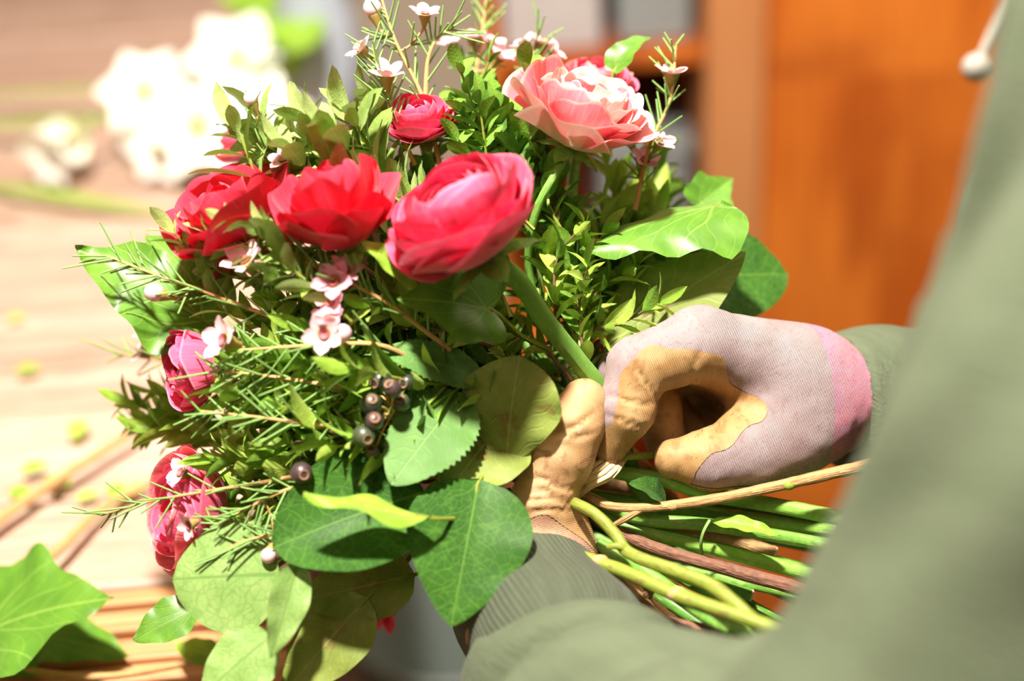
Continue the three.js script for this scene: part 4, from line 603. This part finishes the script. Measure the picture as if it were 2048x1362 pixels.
function torsoField(x, y, z) {
  const q = (c, f) => { const dx = x - c.x, dy = y - c.y, dz = z - c.z; return [dx * F.x + dz * F.z, dy, dx * RT.x + dz * RT.z]; };
  const slab = (a, b, wa, wb, ta, tb) => { const t = clamp((y - a.y) / (b.y - a.y)), cx = lerp(a.x, b.x, t), cz = lerp(a.z, b.z, t), w = lerp(wa, wb, t), th = lerp(ta, tb, t), dx = x - cx, dz = z - cz, f = dx * F.x + dz * F.z, s = dx * RT.x + dz * RT.z, e = Math.hypot(f / th, s / w); return Math.max((e - 1) * Math.min(w, th), y - Math.max(a.y, b.y), Math.min(a.y, b.y) - y); };
  const up = smin(slab(mid.clone().add(V(0, 0.03, 0)), chest, 0.12, 0.175, 0.065, 0.105), slab(chest, hip, 0.175, 0.165, 0.105, 0.11), 0.03);
  return smin(up, chainD(x, y, z, [[shL.x, shL.y, shL.z, 0.062], [mid.x, mid.y + 0.05, mid.z, 0.05], [shR.x, shR.y, shR.z, 0.062]], 0.02), 0.03);
}
const local = s => { for (let q = 0; q < s.pos.length; q += 3) { s.pos[q] -= PO.x; s.pos[q + 1] -= PO.y; s.pos[q + 2] -= PO.z; } return s; };
const sweat = (x, y, z) => smin(armField(x, y, z), torsoField(x, y, z), 0.025);
{
  const all = [...armsL, ...armsR], lo = [0, 1, 2].map(i => Math.min(...all.map(b => b[i] - b[3])) - 0.03), hi = [0, 1, 2].map(i => Math.max(...all.map(b => b[i] + b[3])) + 0.03);
  lo[1] = hip.y - 0.02; hi[0] += 0.1; hi[1] += 0.05;
  const s = surfaceNet(sweat, lo, hi, 0.0065), sw = part('sweatshirt', netGeo(local(s), (x, y, z) => [(x - z) * 14, y * 14]), sweatMat, person);
  // ribbed cuff of the near sleeve
  const cf = (x, y, z) => { const t = planeD(x, y, z, cutL), d = chainD(x, y, z, cuffL, 0.01); return Math.max(d + 0.0006 * Math.sin(t * 900) * 0, t); };
  const a = cuffL.map(b => b.slice(0, 3)), l2 = [0, 1, 2].map(i => Math.min(...a.map(b => b[i])) - 0.05), h2 = [0, 1, 2].map(i => Math.max(...a.map(b => b[i])) + 0.05);
  const s2 = surfaceNet(cf, l2, h2, 0.003); const ca = V(...cuffL[0]), cax = V(...cuffL[1]).sub(ca).normalize(), cu = V(0, 1, 0).cross(cax).normalize(), cv2 = cax.clone().cross(cu); part('rib_cuff', netGeo(local(s2), (x, y, z) => { const p = V(x, y, z).add(PO).sub(ca); return [Math.atan2(p.dot(cu), p.dot(cv2)) * 3.5, p.dot(cax) * 14]; }), ribMat, sw);
  // trousers, shoes, head: outside the frame
  const foot = sd => hip.clone().addScaledVector(RT, sd * 0.1).setY(0.06);
  const legs = (x, y, z) => { let d = 9; for (const sd of [-1, 1]) { const h = hip.clone().addScaledVector(RT, sd * 0.085), f = foot(sd), k = h.clone().lerp(f, 0.5).addScaledVector(F, 0.02); d = smin(d, chainD(x, y, z, [bw(h, 0.098), bw(k, 0.066), bw(f, 0.052)], 0.03), 0.03); } return Math.max(d, 0.05 - y); };
  const s3 = surfaceNet(legs, [hip.x - 0.3, 0.03, hip.z - 0.3], [hip.x + 0.3, hip.y + 0.11, hip.z + 0.3], 0.014); part('trousers', netGeo(local(s3), (x, y, z) => [(x - z) * 5, y * 5]), trouserMat, person);
  for (const sd of [-1, 1]) { const f = foot(sd), fs = (x, y, z) => Math.max(smin(seg(x, y, z, [f.x, 0.05, f.z, 0.048], [f.x + F.x * 0.15, 0.035, f.z + F.z * 0.15, 0.04])[0], seg(x, y, z, [f.x, 0.09, f.z, 0.045], [f.x, 0.05, f.z, 0.045])[0], 0.02), -y + 0.001); part('shoe', netGeo(local(surfaceNet(fs, [f.x - 0.25, -0.02, f.z - 0.25], [f.x + 0.15, 0.16, f.z + 0.15], 0.01))), hairMat, person); }
  const hc = mid.clone().add(V(0, 0.265, 0)).addScaledVector(F, 0.06), e3 = (x, y, z, c, f, u, r2) => { const dx = x - c.x, dy = y - c.y, dz = z - c.z; return (Math.hypot((dx * F.x + dz * F.z) / f, dy / u, (dx * RT.x + dz * RT.z) / r2) - 1) * Math.min(f, u, r2); };
  const P3 = (f, u, r2) => hc.clone().addScaledVector(F, f).addScaledVector(UPV, u).addScaledVector(RT, r2);
  const head = (x, y, z) => {
    let d = smin(e3(x, y, z, hc, 0.092, 0.108, 0.073), seg(x, y, z, bw(P3(0.045, -0.075, 0), 0.04), bw(P3(0.055, -0.085, 0), 0.032))[0], 0.03);
    d = smin(d, seg(x, y, z, bw(P3(-0.02, -0.06, 0), 0.055), bw(mid.clone().add(V(0, 0.04, 0)), 0.058))[0], 0.02);
    d = smin(d, seg(x, y, z, bw(P3(0.088, 0.0, 0), 0.007), bw(P3(0.108, -0.034, 0), 0.012))[0], 0.012);
    for (const sd of [-1, 1]) { d = smin(d, seg(x, y, z, bw(P3(0, -0.01, sd * 0.074), 0.008), bw(P3(-0.01, 0.02, sd * 0.08), 0.01))[0], 0.006); const ey = P3(0.086, 0.006, sd * 0.031); d = -smin(-d, Math.hypot(x - ey.x, y - ey.y, z - ey.z) - 0.014, 0.008); }
    d = smin(d, seg(x, y, z, bw(P3(0.087, -0.058, -0.018), 0.007), bw(P3(0.087, -0.058, 0.018), 0.007))[0], 0.006);
    return d;
  };
  part('head', netGeo(local(surfaceNet(head, [hc.x - 0.16, hc.y - 0.25, hc.z - 0.16], [hc.x + 0.16, hc.y + 0.13, hc.z + 0.16], 0.006))), skinMat, person);
  for (const sd of [-1, 1]) { const e = part('eye', new THREE.SphereGeometry(0.0125, 14, 10), new THREE.MeshStandardMaterial({ color: 0x3a2a20, roughness: 0.2 }), person); e.position.copy(P3(0.073, 0.006, sd * 0.031)).sub(PO); }
  const hair = (x, y, z) => { const a = e3(x, y, z, P3(-0.012, 0.012, 0), 0.102, 0.118, 0.086), f = (x - hc.x) * F.x + (z - hc.z) * F.z, u = y - hc.y; return smin(Math.max(a, f - 0.03 - 0.9 * (u - 0.02), -0.09 - u), seg(x, y, z, bw(P3(-0.1, 0.03, 0), 0.035), bw(P3(-0.12, 0.0, 0), 0.03))[0], 0.01); };
  part('hair', netGeo(local(surfaceNet(hair, [hc.x - 0.19, hc.y - 0.16, hc.z - 0.19], [hc.x + 0.19, hc.y + 0.15, hc.z + 0.19], 0.007))), hairMat, person);
}
{ const cordMat = phys({ color: 0x97948a, roughness: 0.9 }); const pts = [mid.clone().add(V(0, 0.03, 0)).addScaledVector(F, 0.075).addScaledVector(RT, -0.05), at(2100, -250, 0.5), at(2010, 0, 0.5), at(1952, 135, 0.5)].map(p => p.sub(PO)); part('drawstring', tube(pts, 0.0016, 0.0016, 24, 8), cordMat, person).userData.label = 'white drawstring cord'; const k = part('cord_end', new THREE.SphereGeometry(0.005, 14, 10), cordMat, person); k.position.copy(pts[3]); orient(k, pts[3].clone().sub(pts[2])); }
// gloves -------------------------------------------------------------------
function glove(chains, joinK, palmar, cuffPlane, bbox, cell, mats, uvAxes, extra) {
  const f = (x, y, z) => { let d = 9; for (const c of chains) { const e = chainD(x, y, z, c.b, c.k ?? 0.005); d = d > 8 ? e : smin(d, e, c.j ?? joinK); } return extra ? d + extra(x, y, z, d) : d; };
  const s = surfaceNet(f, bbox[0], bbox[1], cell);
  const g = new THREE.Group(); g.name = 'glove'; person.add(g);
  const uvf = (x, y, z) => [((x + PO.x) * uvAxes[0].x + (y + PO.y) * uvAxes[0].y + (z + PO.z) * uvAxes[0].z) * 22, ((x + PO.x) * uvAxes[1].x + (y + PO.y) * uvAxes[1].y + (z + PO.z) * uvAxes[1].z) * 22];
  const [hand, cuff] = clipNet(s, (x, y, z) => planeD(x, y, z, cuffPlane));
  const [knit, leather] = clipNet(hand, palmar);
  part('knit_back', netGeo(local(knit), uvf), mats[0], g).userData.label = 'lilac grey knit back';
  for (let q = 0; q < leather.pos.length; q++) leather.pos[q] += leather.nor[q] * 0.0003;
  part('leather_palm', netGeo(local(leather), uvf), mats[1], g).userData.label = 'tan leather palm side';
  part('cuff', netGeo(local(cuff), uvf), mats[2], g).userData.label = mats[2] === glovePink ? 'pink knit cuff' : 'tan knit cuff';
  return g;
}
{ // right hand: index and thumb curl into a ring
  const C = [
    { n: 'wrist', b: [bone(1860, 815, 0.728, 0.0265), bone(1640, 792, 0.681, 0.0255), bone(1590, 785, 0.672, 0.0265)], k: 0.01, pal: [0, -1, -0.3], off: -1.6 },
    { n: 'mc_i', b: [bone(1600, 752, 0.668, 0.0225), bone(1400, 684, 0.648, 0.0155)], pal: [-0.1, -1, -0.5], off: -0.55, j: 0.012 },
    { n: 'mc_m', b: [bone(1600, 755, 0.682, 0.022), bone(1392, 694, 0.668, 0.0165)], pal: [-0.3, -1, 0], off: 0.0, j: 0.012 },
    { n: 'mc_r', b: [bone(1600, 775, 0.695, 0.021), bone(1405, 715, 0.688, 0.0158)], pal: [-0.3, -1, 0], off: 0.0, j: 0.012 },
    { n: 'mc_l', b: [bone(1600, 800, 0.70, 0.02), bone(1435, 745, 0.704, 0.0145)], pal: [-0.3, -1, 0], off: 0.0, j: 0.012 },
    { n: 'web', b: [bone(1570, 760, 0.664, 0.0185), bone(1568, 865, 0.662, 0.02)], pal: [-1, 0, -0.1], off: -0.75, j: 0.012 },
    { n: 'idx', b: [bone(1400, 688, 0.648, 0.0165), bone(1275, 733, 0.637, 0.0136)], pal: [0.28, -1, 0.1], off: 0.02, j: 0.006 },
    { n: 'idx2', b: [bone(1275, 733, 0.637, 0.0136), bone(1252, 822, 0.636, 0.0121), bone(1214, 893, 0.642, 0.0088)], pal: [1, -0.2, 0.15], off: 0.3, tip: 1, j: 0.003, k: 0.004 },
    { n: 'mid', b: [bone(1392, 694, 0.668, 0.0155), bone(1246, 742, 0.665, 0.0118)], pal: [0.3, -1, 0], off: 0.1, j: 0.004 },
    { n: 'mid2', b: [bone(1246, 742, 0.665, 0.0118), bone(1312, 815, 0.667, 0.0108), bone(1332, 880, 0.664, 0.0095)], pal: [1, 0.2, 0.1], off: 0.5, tip: 1, j: 0.002 },
    { n: 'ring', b: [bone(1405, 715, 0.688, 0.015), bone(1275, 775, 0.69, 0.011), bone(1345, 845, 0.692, 0.0105), bone(1392, 880, 0.688, 0.0095)], pal: [0.7, -0.3, 0.5], off: 0.6, tip: 0.5, j: 0.003 },
    { n: 'lit', b: [bone(1435, 745, 0.704, 0.0135), bone(1330, 815, 0.706, 0.0102), bone(1400, 872, 0.704, 0.0098), bone(1440, 890, 0.7, 0.009)], pal: [0.7, -0.3, 0.5], off: 0.6, tip: 0.5, j: 0.003 },
    { n: 'palm', b: [bone(1580, 800, 0.685, 0.018), bone(1490, 790, 0.70, 0.013)], pal: [-0.5, -1, 0.3], off: 0.8, j: 0.012 },
    { n: 'th1', b: [bone(1615, 835, 0.668, 0.021), bone(1500, 898, 0.652, 0.0172)], pal: [-0.35, 1, -0.05], off: -1.0, j: 0.014 },
    { n: 'th2', b: [bone(1500, 898, 0.652, 0.0172), bone(1420, 920, 0.645, 0.0130), bone(1348, 918, 0.643, 0.0090)], pal: [-0.1, 1, 0], off: -0.35, tip: 1, j: 0.006, k: 0.006 },
  ];
  for (const c of C) c.pv = dirv(...c.pal);
  const down = dirv(0, -1, -0.1), tipT = C[14].b;
  const palmar = (x, y, z) => {
    let sw = 0, sg = 0;
    for (const c of C) for (let i = 0; i < c.b.length - 1; i++) {
      const a = c.b[i], b = c.b[i + 1], [d, t] = seg(x, y, z, a, b), w = Math.exp(-d / 0.0022), r = lerp(a[3], b[3], t), cx = x - lerp(a[0], b[0], t), cy = y - lerp(a[1], b[1], t), cz = z - lerp(a[2], b[2], t);
      let g = (cx * c.pv.x + cy * c.pv.y + cz * c.pv.z) / r + c.off;
      if (c.tip && i === c.b.length - 2) g += c.tip * 2.2 * smooth(c.n === 'th2' ? 0.05 : 0.2, 1, t);
      if (c.n === 'th1' || c.n === 'th2' || c.n === 'wrist') g = Math.max(g, (cx * down.x + cy * down.y + cz * down.z) / r - 0.86);
      sw += w; sg += w * g;
    }
    return sg / sw;
  };
  const b = C.flatMap(c => c.b), lo = [0, 1, 2].map(i => Math.min(...b.map(q => q[i] - q[3])) - 0.006), hi = [0, 1, 2].map(i => Math.max(...b.map(q => q[i] + q[3])) + 0.006);
  const cp = at(1634, 792, 0.66), cn = dirv(1, 0.06, -0.25);
  const creases = [[bone(1290, 765, 0.625, 0), dirv(0.8, 0.5, 0)], [bone(1385, 745, 0.64, 0), dirv(1, -0.2, 0)], [bone(1262, 845, 0.628, 0), dirv(0.2, 1, 0)], [bone(1256, 800, 0.628, 0), dirv(0.1, 1, 0)], [bone(1440, 865, 0.636, 0), dirv(1, 0.2, 0)], [bone(1405, 875, 0.638, 0), dirv(1, 0.3, 0)]];
  const extra = (x, y, z) => { let e = 0; for (const [p, n] of creases) { const dx = x - p[0], dy = y - p[1], dz = z - p[2], r2 = dx * dx + dy * dy + dz * dz; if (r2 > 0.0007) continue; const t = dx * n.x + dy * n.y + dz * n.z + 0.0012 * Math.sin(dx * 300 + dy * 200); e += 0.0008 * Math.exp(-t * t / 1.4e-6) * Math.exp(-r2 / 0.00017) - 0.0003 * Math.exp(-Math.pow(Math.abs(t) - 0.003, 2) / 2.5e-6) * Math.exp(-r2 / 0.0002); } return e + 0.0005 * (noise3(x * 190, y * 190, z * 190, 2) - 0.5); };
  glove(C, 0.008, palmar, [cp, cn], [lo, hi], 0.0021, [gloveKnit, leatherMat, glovePink], [dirv(0.3, 1, 0), dirv(1, -0.3, 0.2)], extra);
}
{ // left hand: the thumb lies along the stems, the fingers close behind them
  const C = [
    { b: [bone(1065, 1260, 0.61, 0.029), bone(1080, 1150, 0.642, 0.027)], k: 0.01 },
    { b: [bone(1080, 1150, 0.645, 0.026), bone(1092, 1060, 0.648, 0.0178)], j: 0.012 },
    { b: [bone(1092, 1075, 0.646, 0.0165), bone(1088, 995, 0.637, 0.0137)], j: 0.008 },
    { b: [bone(1088, 995, 0.637, 0.0135), bone(1122, 908, 0.633, 0.0136), bone(1148, 850, 0.632, 0.0122), bone(1168, 803, 0.634, 0.0102)], j: 0.006, k: 0.006 },
    { b: [bone(1090, 1140, 0.67, 0.025), bone(1110, 1060, 0.70, 0.022)], j: 0.012 },
    { b: [bone(1110, 1050, 0.703, 0.018), bone(1150, 960, 0.715, 0.013), bone(1235, 935, 0.708, 0.0115), bone(1280, 960, 0.695, 0.0095)], j: 0.008 },
    { b: [bone(1125, 1080, 0.704, 0.018), bone(1190, 1020, 0.718, 0.013), bone(1270, 990, 0.712, 0.0115), bone(1320, 1010, 0.70, 0.0095)], j: 0.006 },
    { b: [bone(1140, 1110, 0.702, 0.017), bone(1215, 1075, 0.714, 0.012), bone(1290, 1050, 0.71, 0.011), bone(1335, 1065, 0.698, 0.0092)], j: 0.006 },
    { b: [bone(1150, 1135, 0.697, 0.016), bone(1225, 1120, 0.708, 0.0115), bone(1290, 1110, 0.704, 0.0102), bone(1325, 1120, 0.695, 0.009)], j: 0.006 },
  ];
  const pv = dirv(0.55, 0.1, 0.8), ax = [C[2].b[0], C[3].b[0], C[3].b[1], C[3].b[2], C[3].b[3]];
  const palmar = (x, y, z) => { let best = 9, g = 0; for (const c of C) for (let i = 0; i < c.b.length - 1; i++) { const a = c.b[i], b = c.b[i + 1], [d, t] = seg(x, y, z, a, b); if (d < best) { best = d; const r = lerp(a[3], b[3], t); g = ((x - lerp(a[0], b[0], t)) * pv.x + (y - lerp(a[1], b[1], t)) * pv.y + (z - lerp(a[2], b[2], t)) * pv.z) / r + 0.25 + (c === C[3] && i === 2 ? 1.5 * t : 0); } } return g; };
  const b = C.flatMap(c => c.b), lo = [0, 1, 2].map(i => Math.min(...b.map(q => q[i] - q[3])) - 0.006), hi = [0, 1, 2].map(i => Math.max(...b.map(q => q[i] + q[3])) + 0.006);
  const cp = at(1085, 1128, 0.64), cn = at(1075, 1250, 0.61).sub(cp).normalize();
  const creases = [[bone(1112, 1005, 0.62, 0), dirv(0.12, 1, 0), 1.2], [bone(1106, 990, 0.62, 0), dirv(0.15, 1, 0), 0.9], [bone(1110, 1022, 0.62, 0), dirv(0, 1, 0), 0.8], [bone(1118, 865, 0.615, 0), dirv(-0.5, 1, 0), 1.1], [bone(1135, 872, 0.615, 0), dirv(-0.1, 1, 0), 0.5], [bone(1100, 968, 0.62, 0), dirv(0.3, 1, 0), 0.6]];
  const extra = (x, y, z) => { let e = 0; for (const [p, n, q] of creases) { const dx = x - p[0], dy = y - p[1], dz = z - p[2], r2 = dx * dx + dy * dy + dz * dz; if (r2 > 0.0009) continue; const t = dx * n.x + dy * n.y + dz * n.z + 0.001 * Math.sin(dx * 350 + dz * 200); e += q * (0.0014 * Math.exp(-t * t / 1.3e-6) * Math.exp(-r2 / 0.0002) - 0.0006 * Math.exp(-Math.pow(Math.abs(t) - 0.003, 2) / 2.5e-6) * Math.exp(-r2 / 0.0002)); } return e + 0.0007 * (noise3(x * 190, y * 190, z * 190, 2) - 0.5); };
  glove(C, 0.008, palmar, [cp, cn], [lo, hi], 0.0021, [gloveKnit, leatherPale, gloveTan], [dirv(1, -0.3, 0), dirv(0.3, 1, 0)], extra);
}

// ───────────────────────── cuttings on the workbench ─────────────────────────
const tabN = V(0, 1, 0);
function tableLeaf(kind, m, B, T, w, o, label, up = 0.004) { const g = bigLeaf(kind, m, onTable(...B, up), onTable(...T, up + (o.rise ?? 0)), w, o.face ?? V(0.1, 1, 0.25), { name: o.name ?? 'loose_leaf', ...o }, label, 'leaves lying on the workbench'); return g; }
tableLeaf('ivy', M.ivy, [-40, 1268], [228, 1196], 1.05, { bend: 0.06, fold: 0.12, ripple: 0.03, rise: 0.02 }, 'large loose ivy leaf lying on the bench slats', 0.03);
tableLeaf('ivyLong', M.ivy, [60, 1270], [262, 1316], 0.8, { bend: 0.05, fold: 0.1, ripple: 0.02 }, 'loose ivy leaf poking out under the larger one', 0.006);
tableLeaf('ivyLong', M.ivy, [-60, 1300], [85, 1352], 0.8, { bend: 0.05, fold: 0.1 }, 'loose ivy leaf half off the bench edge', 0.006);
tableLeaf('ovate', M.lime, [440, 1325], [350, 1288], 0.8, { bend: 0.06, fold: 0.2 }, 'tiny yellow green leaf on the lowest table twig', 0.012);
function tableTwig(label, pts, r0, r1, m) { const w = pts.map(([x, y, u]) => onTable(x, y, u)), o = w[0].clone(); const g = group('loose_twig', label, 'twig', o, 'twigs lying on the workbench'); part('bark', tube(w.map(p => p.clone().sub(o)), r0, r1, 24, 8, 0.1), m, g); }
tableTwig('straight tan twig lying below the other blurred twig', [[-60, 1232, 0.02], [110, 1105, 0.015], [215, 1010, 0.01], [320, 960, 0.006]], 0.0032, 0.0026, twigTan);
tableTwig('tan twig lying parallel and further back on the bench', [[-60, 1080, 0.012], [60, 995, 0.012], [170, 925, 0.012], [290, 850, 0.012]], 0.0036, 0.003, twigTan);
tableTwig('thin tan twig along the bench edge', [[-60, 1325, 0.006], [100, 1348, 0.006], [220, 1352, 0.006], [330, 1335, 0.008], [420, 1318, 0.012]], 0.0022, 0.0016, twigTan);
for (const [x, y, dx, dy, k] of [[40, 945, 60, -15, 0], [90, 960, 55, 10, 1], [20, 980, 45, 22, 0], [150, 1000, 50, -12, 1], [215, 975, 40, 25, 0], [250, 990, 45, -20, 1], [30, 745, 55, -8, 0], [150, 880, 14, -40, 1], [12, 640, 40, -6, 1]]) tableLeaf('lance', SM.lance[k], [x, y], [x + dx, y + dy], 1.5, { bend: 0.1, fold: 0.2 }, 'small loose green leaf scattered on the planks', 0.006);
// long blades
const blade = (label, pts, w, m) => { const g = group('leaf_blade', label, 'leaf blade', onTable(pts[0][0], pts[0][1]), 'long leaf blades on the workbench'), o = g.position, cv = new THREE.CatmullRomCurve3(pts.map(([x, y, u]) => onTable(x, y, u).sub(o))), pos = [], uv = [], idx = []; for (let i = 0; i <= 24; i++) { const t = i / 24, p = cv.getPoint(t), tn = cv.getTangent(t), s = V(0, 1, 0).cross(tn).normalize(), ww = w * Math.pow(Math.sin(Math.PI * (0.12 + 0.88 * t)), 0.6); for (const k of [-1, 0, 1]) { pos.push(p.x + s.x * k * ww, p.y + (k ? 0.25 * ww : 0), p.z + s.z * k * ww); uv.push(0.5 + k * 0.45, t); } } for (let i = 0; i < 24; i++) for (const k of [0, 1]) { const a = i * 3 + k; idx.push(a, a + 1, a + 4, a, a + 4, a + 3); } const ge = new THREE.BufferGeometry(); ge.setAttribute('position', new THREE.Float32BufferAttribute(pos, 3)); ge.setAttribute('uv', new THREE.Float32BufferAttribute(uv, 2)); ge.setIndex(idx); ge.computeVertexNormals(); part('blade', ge, m, g); };
blade('long curved green blade nearest the ivy tip on the planks', [[-40, 372, 0.01], [90, 390, 0.015], [200, 408, 0.012], [345, 428, 0.008]], 0.009, M.lime);
blade('long green blade behind the white flowers', [[-60, 195, 0.02], [120, 185, 0.03], [260, 178, 0.03]], 0.008, M.lime);
blade('long pale blade reaching toward the lowest white flower', [[-60, 258, 0.02], [60, 248, 0.03], [180, 232, 0.04]], 0.011, M.lime);
for (const [x0, y0, x1, y1, k] of [[500, 140, 640, -50, 0], [510, 130, 580, -60, 1], [470, 120, 520, -60, 2], [540, 190, 620, 20, 3], [560, 170, 600, -20, 4]]) blade(['broad bright green blade', 'upright bright green blade', 'leaning bright green blade', 'short bright green blade', 'small bright green blade'][k] + ' behind the white flowers', [[x0, y0, 0.03], [(x0 + x1) / 2, (y0 + y1) / 2, 0.085], [x1, y1, 0.11]], 0.034, M.lime);
// white flowers
function whiteFlower(label, x, y, up, axis, R0, openA) {
  const c = onTable(x, y, up), g = group('white_lily', label, 'flower', c, 'white flowers on the workbench'), ax = dirv(...axis);
  for (let k = 0; k < 6; k++) { const p = part('petal', leafGeo('ovate', R0, 1.25, { rows: 12, cols: 3, bend: 0.14, fold: 0.2, ripple: 0.03, tipCurl: 0.12, ph: k }), P.white, g); const q = new THREE.Group(); orient(q, ax); const a = k / 6 * 6.283, d = V(Math.cos(a) * Math.sin(openA), Math.cos(openA), Math.sin(a) * Math.sin(openA)).applyQuaternion(q.quaternion); orient(p, d, 0, ax); }
  for (let k = 0; k < 5; k++) { const q = new THREE.Group(); orient(q, ax); const a = k / 5 * 6.283, d = V(Math.cos(a) * 0.25, 1, Math.sin(a) * 0.25).applyQuaternion(q.quaternion).multiplyScalar(R0 * 0.55); part('stamen', tube([V(0, 0, 0), d.clone().multiplyScalar(0.5), d], 0.0012, 0.0018, 6, 5), P.pollen, g); }
  const e = ax.clone().multiplyScalar(-0.05).setY(0); part('stem', tube([V(0, 0, 0), ax.clone().multiplyScalar(-0.03), ax.clone().multiplyScalar(-0.07).setY(-up + 0.01), ax.clone().multiplyScalar(-0.2).setY(-up + 0.006)], 0.003, 0.0035, 12, 7), G[0], g);
}
whiteFlower('white flower hanging lowest with a drooping petal', 160, 262, 0.045, [-0.5, -0.6, 0.6], 0.062, 0.5);
whiteFlower('large open white flower in the middle of the heap', 300, 200, 0.06, [-0.1, 0.3, 0.9], 0.052, 1.1);
whiteFlower('white flower resting in front of the large open one', 400, 262, 0.05, [0.1, 0, 0.9], 0.055, 1.0);
whiteFlower('white flower furthest back beneath the green blades', 478, 140, 0.06, [0.1, 0.35, 0.9], 0.062, 1.1);
whiteFlower('white flower next to the sage sprigs', 520, 240, 0.05, [0.2, 0.2, 0.9], 0.05, 1.1);
whiteFlower('small white flower between the heap and the drooping one', 340, 285, 0.035, [-0.3, -0.3, 0.8], 0.045, 0.9);
{
  const b = onTable(652, 215), g = group('jug', 'pale bluish white jug at the far end of the bench', 'jug', b), m = new THREE.MeshStandardMaterial({ color: 0xa2adba, roughness: 0.35, side: THREE.DoubleSide });
  part('body', new THREE.LatheGeometry([[0, 0.001], [0.035, 0.001], [0.042, 0.01], [0.046, 0.05], [0.042, 0.1], [0.032, 0.135], [0.036, 0.16], [0.033, 0.16], [0.029, 0.135], [0.038, 0.1], [0.04, 0.02], [0, 0.012]].map(p => new THREE.Vector2(...p)), 32), m, g);
  part('handle', tube([V(0.033, 0.14, 0), V(0.065, 0.13, 0), V(0.07, 0.08, 0), V(0.043, 0.05, 0)], 0.005), m, g);
}
renderer.render(scene, camera);
